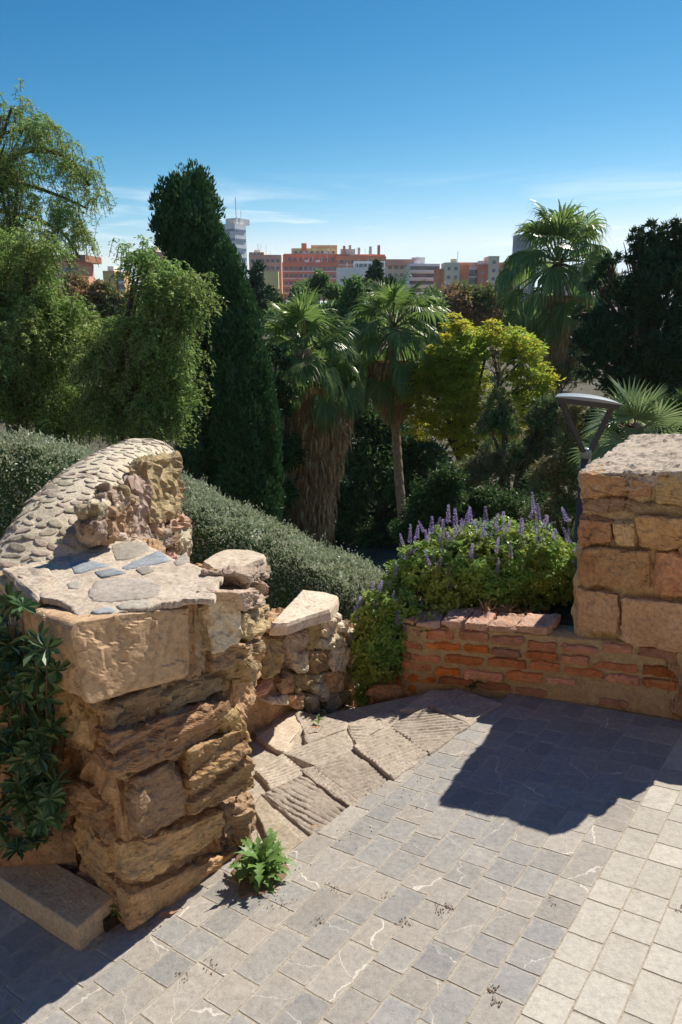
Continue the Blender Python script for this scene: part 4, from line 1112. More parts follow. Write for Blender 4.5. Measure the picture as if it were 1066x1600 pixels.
def leafy_tree(name, label, cat, blobs, y, ncl, per, L, Wd, mat, base_px, r0=.15, seed=0, spread=.16, style='leaf', shell=.5, depth=1.0, up=.25, twigs=5, base_z=None, bark='bark', flat=1.0):
    rng = np.random.RandomState(seed); bw = blob_world(blobs, y)
    t = empty(name); tag(t, label, cat)
    bx = aty(base_px, 600, y); bz = land_z(bx[0], bx[1]) - .1 if base_z is None else base_z
    base = np.array([bx[0], bx[1], bz])
    branches('trunk', base, bw, r0, M[bark], t, rng, twigs=twigs)
    C, d, R = sample_blobs(rng, subdivide(rng, bw), ncl, .45, flat, depth); R = R * 1.7
    n = ncl * per
    Cr = np.repeat(C, per, 0); dr = np.repeat(d, per, 0); sp = np.repeat(R, per)[:, None] * spread
    if style == 'spray':        # conifer: short twigs pointing out and up
        ax = unit(dr + np.array([0, 0, up]) + rng.normal(size=(n, 3)) * .55)
        P = Cr + rng.normal(size=(n, 3)) * sp * np.array([1, 1, .7])
        D = ax; N = rdir(rng, n) + dr * .4
    elif style == 'feather':    # flat sprays
        P = Cr + rng.normal(size=(n, 3)) * sp * np.array([1.2, 1.2, .35])
        D = unit(rng.normal(size=(n, 3)) * np.array([1, 1, .35]) + dr * .5); N = np.array([.25, -.15, .75]) + rng.normal(size=(n, 3)) * .55
    else:
        P = Cr + rng.normal(size=(n, 3)) * sp
        D = unit(rng.normal(size=(n, 3)) + dr * .6 - np.array([0, 0, .25])); N = dr * .7 + np.array([0, 0, .5]) + rng.normal(size=(n, 3)) * .6
    V, F = kites(P, D, N, L * rng.uniform(.6, 1.25, n), Wd * rng.uniform(.7, 1.2, n))
    obj('crown', V, F, M[mat], t, smooth=False)
    return t

# ---------------------------------------------------------------- pepper trees on the left
def pepper_tree(label, blobs, y, nst, base_px, limbs=(), seed=0, slen=(.16, .42), r0=.14, leaf=(.082, .019), per=22, shell=.35, ymul=.8, mat='pepper', rk=.8):
    rng = np.random.RandomState(seed); bw = [(c, r * rk) for c, r in blob_world(blobs, y)]
    t = empty('pepper_tree'); tag(t, label, 'tree')
    bx = aty(base_px, 600, y); base = np.array([bx[0], bx[1], land_z(bx[0], bx[1]) - .1])
    br = MB(); cen = np.mean([c for c, _ in bw], 0)
    fork = base + (cen - base) * .5
    br.tube(bez([base, (base + fork) / 2 + rng.normal(size=3) * .15, fork], 10), np.linspace(r0, r0 * .7, 10), 8)
    for c, r in (bw if not limbs else bw[::4]):
        mid = (fork + c) / 2 + np.array([0, 0, .25 * np.linalg.norm(c - fork)]) + rng.normal(size=3) * .15
        br.tube(bez([fork, mid, c + np.array([0, 0, r * .4])], 9), np.linspace(r0 * .5, r0 * .1, 9), 5)
        for _ in range(4):
            e = c + rdir(rng, 1)[0] * r * .8; br.tube(bez([mid, (mid + e) / 2 + np.array([0, 0, .1]), e], 6), np.linspace(r0 * .16, r0 * .05, 6), 4)
    for lp, rad in limbs:
        q = bez([aty(px, py, y + dy) for px, py, dy in lp], 18); br.tube(q, np.linspace(rad, rad * .35, 18), 6)
    br.build('trunk', M['bark'], t, smooth=True)
    for _ in range(len(bw)):        # tufts standing out of the outline
        c, r = bw[rng.randint(len(bw))]; bw.append((c + rdir(rng, 1)[0] * r * 1.02 + ZX * .14, r * rng.uniform(.16, .36)))
    kc = nst // 9
    C, d, R = sample_blobs(rng, subdivide(rng, bw, 8, .36, .8), kc, .4, 1.0, 1.0)
    C = np.repeat(C, 9, 0) + rng.normal(size=(kc * 9, 3)) * .10; d = np.repeat(d, 9, 0); nst = kc * 9
    C[:, 2] += .12
    ln = rng.uniform(*slen, nst)
    sway = unit(d * np.array([1, 1, .25]) * .9 + rng.normal(size=(nst, 3)) * np.array([.7, .7, .3]) + ZX * .32)
    tt = np.linspace(.03, 1, per)[None, :, None]
    S = C[:, None] + sway[:, None] * ln[:, None, None] * (tt - .35 * tt ** 2) + np.array([0, 0, -.85]) * ln[:, None, None] * tt ** 2.2
    S = S.reshape(-1, 3); n = len(S)
    side = rdir(rng, n); side[:, 2] = .25 - rng.rand(n) * 1.1
    D = unit(side); N = rdir(rng, n) + np.array([.3, -.3, .4])
    sc = rng.uniform(.6, 1.2, n)
    V, F = kites(S, D, N, leaf[0] * sc, leaf[1] * sc, bend=.2)
    # the drooping twigs themselves
    w = .004
    A0 = np.stack([C, C + sway * ln[:, None] * .41 + np.array([0, 0, -.22]) * ln[:, None], C + sway * ln[:, None] * .65 + np.array([0, 0, -.95]) * ln[:, None]], 1)
    off = np.array([w, 0, 0])
    TV = np.concatenate([A0 - off, A0 + off], 1).reshape(-1, 3); k = np.arange(nst)[:, None] * 6
    TF = np.concatenate([k + np.array([[0, 1, 4, 3]]), k + np.array([[1, 2, 5, 4]])])
    o = obj('crown', V, F, M[mat], t, smooth=False)
    obj('twigs', TV, TF, M['bark'], t, smooth=False)
    return t
pepper_tree('tall pepper tree with bare crooked limbs rising above the other foliage', [(20, 185, 42), (62, 225, 50), (105, 262, 46), (138, 300, 28), (30, 285, 46), (95, 340, 52), (128, 385, 34), (20, 365, 60), (-50, 260, 90), (60, 400, 50), (-40, 420, 80), (5, 160, 26)], 14.0, 2000, -60,
            limbs=[([(-70, 430, 0), (8, 272, 0), (30, 240, .1), (70, 235, 0), (110, 250, 0), (140, 290, 0)], .075), ([(-60, 292, 0), (30, 288, .2), (90, 305, 0), (135, 325, 0)], .05), ([(-60, 318, .3), (40, 338, .2), (95, 362, .1), (125, 402, 0)], .055), ([(8, 272, 0), (35, 230, .1), (50, 190, 0)], .03), ([(-20, 215, .2), (20, 205, 0), (55, 200, 0)], .03)],
            seed=3, slen=(.16, .5), shell=.3, per=20, leaf=(.09, .018), r0=.2)
pepper_tree('bushy pepper tree with drooping sprays over the pale hedge', [(40, 440, 70), (88, 490, 52), (30, 540, 100), (110, 580, 90), (10, 620, 90), (90, 655, 70), (-40, 500, 90), (150, 650, 50), (70, 395, 45), (-10, 400, 60)], 11.6, 4300, 40, seed=4, r0=.16)
pepper_tree('yellowish pepper tree with weeping branches in front of the cypress', [(190, 545, 52), (246, 476, 46), (268, 455, 38), (285, 500, 36), (235, 560, 66), (270, 610, 50), (200, 620, 60), (240, 665, 56), (222, 425, 26), (165, 575, 46), (300, 465, 22), (160, 640, 50)], 11.0, 3400, 215, seed=5, r0=.13)

# ---------------------------------------------------------------- cypress
def cypress(label, prof, y, n, seed=0, mat='cypress', L=.13, Wd=.05, lump=.2):
    rng = np.random.RandomState(seed); t = empty('cypress_tree'); tag(t, label, 'tree')
    prof = np.array(prof, float); shr = np.interp(prof[:, 0], [280, 420], [1, 8]); prof[:, 1] += shr; prof[:, 2] -= shr; prof[0, 1:] = prof[0, 1:].mean() + np.array([-4, 4])
    Wl = np.array([aty(l, p, y) for p, l, r in prof]); Wr = np.array([aty(r, p, y) for p, l, r in prof])
    zc = Wl[:, 2][::-1]; xl = Wl[:, 0][::-1]; xr = Wr[:, 0][::-1]
    z0, z1 = zc[0], zc[-1]
    def surf(z, th, s=1.0):
        c = np.interp(z, zc, (xl + xr) / 2); r = np.interp(z, zc, (xr - xl) / 2)
        q = np.stack([np.sin(th) * 1.9, np.cos(th) * 1.9, z * .75], -1)
        lp = fbm(q * 1.25 + seed, 2) * 1.3 + .5 * fbm(q * 3.2 + 5 + seed, 2)
        rr_ = (r + lump * lp * np.clip(r * 1.5, .2, 1.4)) * s
        return np.stack([c + rr_ * np.sin(th), y + rr_ * np.cos(th), z], -1)
    # dense inner mass of old needles
    zs, ths = np.meshgrid(np.linspace(z0, z1 - .05, 70), np.linspace(0, 2*math.pi, 41)[:-1], indexing='ij')
    V = surf(zs.ravel(), ths.ravel(), .77); idx = np.arange(70*40).reshape(70, 40)
    F = np.stack([idx[:-1], np.roll(idx, -1, 1)[:-1], np.roll(idx, -1, 1)[1:], idx[1:]], -1).reshape(-1, 4)
    obj('inner_crown', V, F, M[mat], t, smooth=False)
    rr_ = np.interp(np.linspace(z0, z1, 200), zc, (xr - xl) / 2); cdf = np.cumsum(rr_ + .1); cdf /= cdf[-1]
    npl = n // 120                   # upright plumes of foliage standing on the crown
    zp_ = np.interp(rng.rand(npl), cdf, np.linspace(z0, z1, 200)); tp_ = rng.rand(npl) * 2 * math.pi
    cp_ = surf(zp_, tp_, rng.uniform(.82, .97, npl)); rp_ = rng.uniform(.12, .26, npl); hp_ = rp_ * rng.uniform(1.6, 2.8, npl)
    i_ = np.repeat(np.arange(npl), 120); n = len(i_); sd = rdir(rng, n); sd[:, 2] = np.abs(sd[:, 2]) * 1.1 - .25; sd = unit(sd)
    P = cp_[i_] + sd * np.stack([rp_[i_], rp_[i_], hp_[i_]], -1) * rng.uniform(.75, 1.05, (n, 1)); out = unit(sd * np.array([1, 1, .5]))
    D = unit(out * .6 + np.array([0, 0, .85]) + rng.normal(size=(n, 3)) * .35); N = out + rng.normal(size=(n, 3)) * .45
    V, F = kites(P, D, N, L * rng.uniform(.6, 1.3, n), Wd * rng.uniform(.7, 1.3, n))
    obj('crown', V, F, M[mat], t, smooth=False)
    mb = MB(); c = (xl[0] + xr[0]) / 2; gz = land_z(c, y) - .2
    mb.tube([(c, y, gz), (c, y, (gz + z0) / 2), (c, y, z0 + 1.5)], [.3, .26, .2], 8); mb.build('trunk', M['bark'], t, smooth=True)
    return t
cypress('tall dark green cypress in front of the white tower', [(276, 282, 297), (286, 268, 309), (302, 256, 322), (330, 249, 336), (365, 245, 350), (410, 247, 362), (460, 250, 375), (520, 258, 392), (600, 268, 402), (700, 275, 410), (820, 280, 412), (940, 285, 410)], 19.5, 84000, 1)
cypress('lower cypress leaning against the right side of the tall one', [(394, 350, 360), (412, 342, 372), (450, 336, 388), (500, 333, 404), (560, 334, 418), (640, 336, 430), (740, 340, 438), (840, 345, 440), (930, 350, 438)], 18.2, 60000, 2)

# ---------------------------------------------------------------- fan palms
def fan_frond(C, az, el, Lp, Rf, droop, rng, nseg=30, span=2.0, hang=1.0, petw=.022):
    """a petiole and a pleated fan blade whose finger tips hang; returns (petiole pts), V, F"""
    h = np.array([math.sin(az), math.cos(az), 0]); d0 = h * math.cos(el) + ZX * math.sin(el)
    sag = droop * .35 * Lp
    pts = np.array([C + d0 * Lp * s - ZX * sag * s ** 2 for s in np.linspace(0, 1, 7)])
    d = unit(pts[-1] - pts[-2] - ZX * droop * .10 * Lp)
    s_ = unit(np.cross(d, ZX) if abs(d[2]) < .97 else np.cross(d, h)); nrm = np.cross(s_, d)
    if nrm[2] < 0 and el > 0: nrm = -nrm
    roll = rng.normal(0, .35); s_, nrm = s_ * math.cos(roll) + nrm * math.sin(roll), nrm * math.cos(roll) - s_ * math.sin(roll)
    V = []; F = []; B = pts[-1]
    ths = np.linspace(-span, span, nseg); dt = ths[1] - ths[0]
    rs = np.array([.03, .28, .52, .74, .90, 1.0])
    for th in ths:
        R = Rf * (1 - .28 * abs(th) / span) * rng.uniform(.92, 1.05)
        u = d * math.cos(th) + s_ * math.sin(th); u = unit(u - nrm * .16 * math.cos(th) + nrm * .20 * abs(math.sin(th)))
        tn = -d * math.sin(th) + s_ * math.cos(th)
        n0 = len(V)
        hk = hang * rng.uniform(.7, 1.3)
        prev = B + u * R * rs[0]; dirn = u.copy(); pr = rs[0]
        for k, r in enumerate(rs):
            if k:
                f = max(0.0, r - .42) / .58
                dirn = unit(u * (1 - .92 * min(1, f * hk * 1.15)) - ZX * (1.15 * f * hk) - ZX * .10 * droop)
                prev = prev + dirn * (r - pr) * R; pr = r
            w = r * R * math.tan(dt / 2) * 1.02 if r < .55 else .52 * R * math.tan(dt / 2) * (1 - (r - .52) / .50)
            V += [prev - tn * w, prev + nrm * w * .55, prev + tn * w]
        for k in range(len(rs) - 1):
            a = n0 + 3 * k
            F += [(a, a+1, a+4, a+3), (a+1, a+2, a+5, a+4)]
    return pts, np.array(V), np.array(F)
def palm(label, crown, y, nf, Lp, Rf, seed, skirt=None, trunk=None, el=(84, -62), mat='frond', hang=1.0, nseg=30, spread=.12, trunk_r=.17, base=None, slen=.6):
    rng = np.random.RandomState(seed); t = empty('fan_palm'); tag(t, label, 'palm')
    C = aty(*crown, y)
    if trunk:
        pts = [aty(px, py, y) for px, py in trunk]; p = pts[-1]
        pts.append(np.array([p[0], p[1], land_z(p[0], p[1]) - .2]) if base is None else np.array([p[0], p[1], base]))
        q = bez(pts, 60); rad = trunk_r * (1 + .07 * np.sin(np.arange(60) * 2.1)) * np.linspace(.85, 1.15, 60)
        mb = MB(); mb.tube(q, rad, 12); mb.build('trunk', M['palm_trunk'], t, smooth=False)
    for i in range(nf):
        f = i / max(1, nf - 1); e = math.radians(el[0] + (el[1] - el[0]) * f ** .85) + rng.normal(0, .09)
        az = i * 2.39996 + rng.normal(0, .15)
        c = C + rng.normal(size=3) * spread * np.array([.5, .5, .6]) - ZX * f * spread * 2.4
        lp = Lp * rng.uniform(.82, 1.15) * (.75 + .35 * min(1, f * 2.2)); dr = .12 + 1.1 * f
        pp, V, F = fan_frond(c, az, e, lp, Rf * rng.uniform(.85, 1.1), dr, rng, hang=hang * (.38 + 1.15 * f), nseg=nseg)
        o = obj('frond', V, F, M[mat], t, smooth=False)
        mb = MB(); mb.tube(pp, np.linspace(.030, .014, len(pp)) * (y / 22), 5); mb.build('petiole', M['petiole'], o, smooth=True)
    if skirt:   # hanging mat of dead leaves: rows (py, centre px, half width px)
        sk = np.array(skirt, float); ns = int(sk[0, 3]) if sk.shape[1] > 3 else 3000
        w = np.array([aty(c, p, y) for p, c in sk[:, :2]]); zc = w[::-1, 2]; xc = w[::-1, 0]; rc = (sk[:, 2] * y / FOC)[::-1]
        z = rng.uniform(zc[0], zc[-1], ns); th = rng.rand(ns) * 2 * math.pi
        lump = fbm(np.stack([np.sin(th)*2, np.cos(th)*2, z*.6], -1) * 1.4 + seed, 3)
        r = np.interp(z, zc, rc) * (rng.uniform(.78, 1.03, ns) + .16 * lump)
        ctr = np.interp(z, zc, xc)
        P = np.stack([ctr + r*np.sin(th), y + r*np.cos(th), z], -1); rad = np.stack([np.sin(th), np.cos(th), 0*th], -1)
        D = unit(np.array([0, 0, -1.0]) + rad * rng.normal(.06, .13, (ns, 1)) + rng.normal(size=(ns, 3)) * .13)
        V, F = kites(P, D, rad + rng.normal(size=(ns, 3)) * .45, rng.uniform(.35, 1.0, ns) * Rf * slen, rng.uniform(.02, .075, ns) * Rf, mid=.3, cup=.3)
        zs, ths = np.meshgrid(np.linspace(zc[0], zc[-1], 30), np.linspace(0, 2*math.pi, 25)[:-1], indexing='ij'); zs, ths = zs.ravel(), ths.ravel()
        r = np.interp(zs, zc, rc) * .80; IV = np.stack([np.interp(zs, zc, xc) + r*np.sin(ths), y + r*np.cos(ths), zs], -1); idx = np.arange(30*24).reshape(30, 24)
        IF = np.stack([idx[:-1], np.roll(idx, -1, 1)[:-1], np.roll(idx, -1, 1)[1:], idx[1:]], -1).reshape(-1, 4)
        V, F = join([(V, F), (IV, IF)])
        stuff(obj('skirt', V, F, M['straw'], t, smooth=False))
    return t
palm('fan palm with a thick brown skirt of dead leaves reaching the ground', (474, 545), 22.0, 40, 1.15, 1.15, 1,
     skirt=[(600, 484, 52, 7500), (640, 490, 60, 0), (690, 488, 52, 0), (740, 482, 46, 0), (800, 478, 44, 0), (860, 476, 46, 0), (960, 474, 48, 0)], trunk=[(474, 545), (478, 700), (476, 860)], trunk_r=.3)
palm('fan palm on a slim bare trunk with a short brown skirt', (616, 510), 24.5, 40, 1.2, 1.2, 2,
     skirt=[(565, 612, 34, 2600), (600, 613, 34, 0), (632, 614, 26, 0), (655, 616, 12, 0)], trunk=[(612, 520), (617, 640), (623, 740), (631, 840)], trunk_r=.16, slen=.3)
palm('tall fan palm standing clear of the trees against the sky', (874, 408), 34.0, 58, 1.95, 1.72, 3,
     skirt=[(462, 874, 50, 5200), (500, 872, 44, 0), (535, 871, 30, 0), (575, 870, 18, 0)], trunk=[(874, 418), (870, 560), (868, 660), (866, 760)], trunk_r=.27, el=(86, -76), hang=1.35)
palm('young fan palm with stiff pale leaves behind the right pier', (990, 668), 11.0, 20, .38, .62, 4, el=(80, -5), mat='fanpalm', hang=.22, nseg=26, trunk=[(990, 668), (990, 720)], trunk_r=.14)

# ---------------------------------------------------------------- other trees and bushes
leafy_tree('feathery_tree', 'feathery yellow-green tree beside the slim palm', 'tree', [(700, 560, 52), (740, 535, 46), (690, 615, 58), (740, 590, 56), (752, 640, 56), (800, 555, 44), (826, 555, 36), (828, 590, 38), (716, 512, 26), (712, 672, 54), (662, 592, 34), (790, 655, 52), (655, 650, 40), (850, 620, 30), (770, 520, 24)], 23.5, 1500, 24, .17, .06, 'feather', 720, .16, 21, .13, 'feather')
leafy_tree('conifer_tree', 'ragged grey-green conifer in front of the feathery tree', 'tree', [(772, 548, 10), (775, 580, 16), (778, 615, 20), (790, 650, 26), (762, 660, 22), (845, 650, 24), (862, 690, 40), (812, 700, 46), (880, 640, 26), (775, 715, 40), (850, 745, 44), (740, 745, 40)], 16.5, 1300, 26, .12, .035, 'juniper', 812, .12, 22, .15, 'spray', up=.1)
leafy_tree('dark_conifer', 'big dark conifer behind the tall palm and lamp', 'tree', [(1005, 405, 30), (1045, 385, 32), (968, 450, 34), (1020, 455, 56), (1066, 430, 56), (960, 520, 50), (1030, 535, 60), (925, 550, 36), (1075, 545, 60), (950, 415, 16), (1085, 372, 40), (985, 590, 50), (1050, 600, 50), (1110, 470, 60), (990, 385, 20), (1022, 372, 22), (1058, 358, 24), (950, 405, 16), (930, 440, 20), (922, 490, 22), (1090, 350, 26), (912, 530, 20)], 21.0, 2300, 28, .16, .05, 'conifer', 1010, .22, 23, .15, 'spray', up=.2)
leafy_tree('evergreen_tree', 'dense shaded evergreen between the two middle palms', 'tree', [(560, 660, 60), (600, 730, 70), (540, 770, 60), (655, 700, 55), (590, 820, 70), (650, 790, 60), (520, 850, 50), (690, 850, 50), (620, 880, 50), (560, 590, 40)], 29.0, 1700, 26, .24, .09, 'under', 600, .22, 24, .15)
leafy_tree('evergreen_tree', 'dark shrubby evergreen at the foot of the cypress', 'tree', [(430, 700, 40), (420, 780, 50), (400, 850, 60), (460, 880, 50), (330, 800, 60), (440, 620, 28), (430, 560, 24), (520, 900, 50), (300, 720, 40)], 20.5, 1200, 26, .18, .07, 'under', 420, .15, 25, .15)
leafy_tree('leafy_bush', 'loose green bush in half shade behind the flowers', 'bush', [(690, 750, 40), (670, 795, 42), (725, 795, 42), (770, 790, 40), (640, 830, 36), (700, 840, 50), (760, 830, 50), (820, 800, 46)], 14.5, 1000, 26, .10, .04, 'under', 710, .06, 26, .17)
leafy_tree('leafy_bush', 'green shrub at the foot of the lamp post', 'bush', [(870, 800, 44), (860, 740, 36), (900, 690, 36), (910, 740, 44), (945, 690, 40), (890, 650, 26), (880, 850, 50)], 12.5, 1000, 26, .08, .03, 'juniper', 890, .06, 27, .17, 'spray')
leafy_tree('leafy_bush', 'low dark bush under the young fan palm', 'bush', [(960, 665, 30), (1030, 680, 40), (1060, 650, 40), (1000, 700, 40), (1080, 690, 50), (930, 650, 20)], 12.2, 900, 26, .08, .03, 'under', 1010, .06, 28, .17, 'spray')
leafy_tree('olive_tree', 'olive-brown tree before the brick flats', 'tree', [(735, 462, 30), (710, 480, 30), (765, 480, 32), (745, 505, 36), (700, 510, 30), (790, 500, 26), (680, 500, 30)], 46.0, 700, 24, .36, .15, 'autumn', 740, .3, 29, .2)
leafy_tree('round_tree', 'green tree filling the gap between the middle palms', 'tree', [(540, 500, 44), (500, 480, 30), (560, 460, 26), (480, 520, 40), (660, 480, 28), (590, 520, 44), (650, 520, 40), (530, 560, 50), (440, 500, 26)], 42.0, 800, 24, .34, .14, 'broad', 545, .3, 30, .2)
leafy_tree('round_tree', 'small dark tree beside the cypress, below the brick block', 'tree', [(400, 425, 14), (396, 445, 18), (412, 455, 16), (390, 470, 20), (420, 480, 22)], 62.0, 260, 24, .36, .16, 'conifer', 400, .25, 31, .2, 'spray')
leafy_tree('round_tree', 'small dark tree between the palm tops under the white flats', 'tree', [(588, 420, 11), (586, 436, 13), (600, 450, 16), (575, 452, 14)], 66.0, 220, 24, .38, .17, 'conifer', 590, .25, 32, .2, 'spray')
leafy_tree('round_tree', 'little dark tree before the red balconied block', 'tree', [(500, 432, 10), (494, 446, 12), (508, 450, 12), (480, 460, 16), (520, 460, 16)], 68.0, 220, 24, .38, .17, 'broad', 500, .25, 33, .2)
leafy_tree('olive_tree', 'tawny tree below the orange flats at the left', 'tree', [(160, 462, 22), (185, 475, 24), (205, 480, 22), (175, 500, 34), (215, 500, 30), (120, 460, 30)], 34.0, 500, 24, .26, .11, 'autumn', 180, .2, 34, .2)
leafy_tree('round_tree', 'pale leafless-looking tree at the foot of the tall palm', 'tree', [(835, 520, 26), (815, 540, 26), (885, 590, 30), (850, 570, 30), (905, 570, 24), (800, 520, 22)], 33.0, 240, 14, .22, .05, 'autumn', 860, .12, 35, .25, twigs=16)
# far tree tops in front of the city, each a tree of its own
rng = np.random.RandomState(71)
far = [(30, 480, 70), (90, 470, 60), (250, 490, 60), (330, 470, 50), (440, 470, 36), (470, 455, 28), (620, 470, 30), (680, 470, 26), (830, 500, 30), (900, 480, 40), (980, 470, 50), (1040, 470, 50)]
for i, (px, py, r) in enumerate(far):
    if i in (2, 3, 10, 11): continue          # stand wholly behind the cypress and the dark conifer
    leafy_tree('round_tree', ['far round tree just above the pepper tree, first from the left', 'far round tree behind the pepper trees, second from the left', 'far round tree hidden behind the front of the cypress', 'far round tree behind the cypress', 'far round tree at the left shoulder of the skirted palm', 'far round tree above the skirted palm', 'far round tree above the slim palm', 'far round tree to the right of the slim palm', 'far round tree at the left of the tall palm', 'far round tree behind the tall palm', 'far round tree behind the dark conifer', 'far round tree at the right edge behind the conifer'][i],
               'tree', [(px + rng.uniform(-.5, .5) * r, py + rng.uniform(0, .9) * r, r * rng.uniform(.4, .65)) for _ in range(5)], 95.0 + 6 * i, 260, 16, .8, .4, ['broad', 'autumn', 'broad'][i % 3], px, .3, 72 + i, .2, twigs=2)

# ---------------------------------------------------------------- clipped silver hedges
def hedge(label, path, wdt, hgt, n, seed, L=.032, Wd=.014):
    rng = np.random.RandomState(seed); t = empty('hedge'); tag(t, label, 'hedge')
    q = bez([aty(px, py, y) for px, py, y in path], 80); tg = unit(np.gradient(q, axis=0) * np.array([1, 1, 0])); nr_ = np.stack([tg[:, 1], -tg[:, 0], 0*tg[:, 0]], -1)
    def surf(s, ph, k=1.0):
        i = np.clip((s * 78).astype(int), 0, 78); f = (s * 79 - i)[:, None]; c = q[i]*(1-f) + q[np.minimum(i+1, 79)]*f; n_ = nr_[i]
        # rounded box section
        x = np.sin(ph); z = np.cos(ph); m = (np.abs(x) ** 4 + np.abs(z) ** 4) ** -.25
        P = c + n_ * (x * m * wdt / 2)[:, None] * k + ZX * ((z * m - 1) * hgt / 2 * k)[:, None]
        d = unit(n_ * (np.sign(x) * np.abs(x*m) ** 3)[:, None] + ZX * (np.sign(z) * np.abs(z*m) ** 3)[:, None])
        return P + d * (.06 * fbm(P * 3.2 + seed, 3) + .035 * fbm(P * 11, 2))[:, None], d
    S, T = np.meshgrid(np.linspace(0, 1, 60), np.linspace(0, 2*math.pi, 33)[:-1], indexing='ij'); V, _ = surf(S.ravel(), T.ravel(), .93); idx = np.arange(60*32).reshape(60, 32)
    F = np.stack([idx[:-1], np.roll(idx, -1, 1)[:-1], np.roll(idx, -1, 1)[1:], idx[1:]], -1).reshape(-1, 4)
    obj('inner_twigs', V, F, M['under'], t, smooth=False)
    ph = rng.uniform(-2.2, 2.2, n); s = rng.rand(n); P, d = surf(s, ph, 1.0); P = P + d * rng.normal(-.01, .03, (n, 1))
    far_ = vnoise(P * 18) > .55; P = P + d * (far_ * rng.uniform(0, .085, n))[:, None]
    D = unit(d * .8 + ZX * .35 + rng.normal(size=(n, 3)) * .65); N = d * .6 + rng.normal(size=(n, 3)) * .8
    V, F = kites(P, D, N, L * rng.uniform(.5, 1.5, n), Wd * rng.uniform(.6, 1.5, n))
    obj('foliage', V, F, M['hedge'], t, smooth=False)
hedge('clipped silver-green hedge sloping down behind the stepped wall', [(250, 748, 8.0), (300, 772, 7.7), (400, 822, 7.3), (500, 868, 7.0), (585, 908, 6.7), (610, 925, 6.6)], .95, 1.9, 66000, 1)
hedge('clipped silver-green hedge behind the curved coping at the left edge', [(-90, 690, 6.2), (0, 688, 6.4), (70, 694, 6.6), (150, 712, 7.0), (190, 735, 7.4)], .95, 2.7, 38000, 2)
# ---------------------------------------------------------------- flowering shrub on the planter
def mound(name, label, cat, bw, n, L, Wd, mat, seed, whorl=5, gz=None, shell=.75, group=None):
    rng = np.random.RandomState(seed); t = empty(name); tag(t, label, cat, group)
    k = n // whorl; C, d, R = sample_blobs(rng, bw, k, shell, 1.0, 1.0)
    ax = unit(d + np.array([0, 0, .5]) + rng.normal(size=(k, 3)) * .35)
    u = unit(np.cross(ax, np.array([.3, .5, .8]))); v = np.cross(ax, u)
    th = (np.arange(whorl) * 2.4)[None, :] + rng.rand(k, 1) * 6.28
    D = ax[:, None] * rng.uniform(.25, .8, (k, whorl, 1)) + np.cos(th)[..., None] * u[:, None] + np.sin(th)[..., None] * v[:, None]
    P = np.repeat(C, whorl, 0) - np.repeat(ax, whorl, 0) * rng.uniform(0, .03, (k*whorl, 1))
    N = np.repeat(ax, whorl, 0) + rng.normal(size=(k*whorl, 3)) * .25
    m = k * whorl
    V, F = (ovals if mat == 'shrub' else kites)(P, D.reshape(-1, 3), N, L * rng.uniform(.6, 1.25, m), Wd * rng.uniform(.7, 1.25, m), bend=.15)
    obj('foliage', V, F, M[mat], t, smooth=False)
    mb = MB()
    for c, r in bw:
        for _ in range(7):
            e = c + rdir(rng, 1)[0] * r * .85; b = c - ZX * r * .9
            mb.tube(bez([b, (b + e) / 2 + rng.normal(size=3) * .03, e], 5), np.linspace(.008, .003, 5), 4)
    mb.build('stems', M['bark'], t, smooth=True)
    return t, C, d
sp_me = []
for s in range(5):
    rng = np.random.RandomState(s); H = .17
    parts = []
    for k in range(13):
        z = H * (.25 + .75 * k / 12); r = .011 * (1 - .75 * k / 12) + .002
        for j in range(4 + k % 2):
            th = j * 1.4 + k * .5 + rng.rand() * .3
            D = np.array([[math.cos(th), math.sin(th), -.15 + .5 * (k / 12)]]); P = np.array([[0, 0, z]]) + D * r * .2
            parts.append(kites(P, D, np.array([[0, 0, 1.0]]), r * 1.5 + .004, .008, mid=.6))
    V, F = join(parts); tv, tf = tube([(0, 0, -.06), (.002, 0, .05), (0, .002, H)], [.003, .0025, .001], 4)
    me = mesh_from('flower_spike', np.vstack([V, tv]), [tuple(f) for f in F] + [tuple(i + len(V) for i in f) for f in tf], False)
    me.materials.append(M['purple']); me.materials.append(M['mauve_stem'])
    mi = np.zeros(len(me.polygons), np.int32); mi[len(F):] = 1; me.polygons.foreach_set('material_index', mi); sp_me.append(me)
def spikes(t, pts, seed, sc=(.7, 1.15)):
    rng = np.random.RandomState(seed)
    for p in pts:
        o = bpy.data.objects.new('flower_spike', sp_me[rng.randint(5)]); COL.objects.link(o)
        o.location = p; o.rotation_euler = (rng.normal(0, .2), rng.normal(0, .2), rng.rand() * 6.28); s = rng.uniform(*sc); o.scale = (s * rng.uniform(.8, 1.3), s * rng.uniform(.8, 1.3), s * rng.uniform(.7, 1.25)); o.parent = t
bwA = blob_world([(660, 885, 40), (700, 905, 54), (735, 880, 50), (770, 895, 60), (810, 880, 54), (850, 890, 54), (885, 905, 40), (650, 930, 40), (690, 950, 34, -.15), (670, 975, 32, -.28), (700, 965, 24, -.2), (745, 850, 34, .2), (790, 842, 34, .2), (840, 848, 34, .2), (690, 855, 30, .2), (900, 880, 30, .3), (830, 930, 36), (780, 930, 34), (630, 905, 34), (615, 935, 34), (640, 965, 30, -.15)], 5.15)
bwA = [(c, r * 1.08) for c, r in bwA]
tA, CA, dA = mound('flowering_shrub', 'large green shrub with purple flower spikes on the brick planter', 'shrub', bwA, 21000, .045, .027, 'shrub', 11)
up_ = CA[(dA[:, 2] > .25)]
RS2 = np.random.RandomState(3)
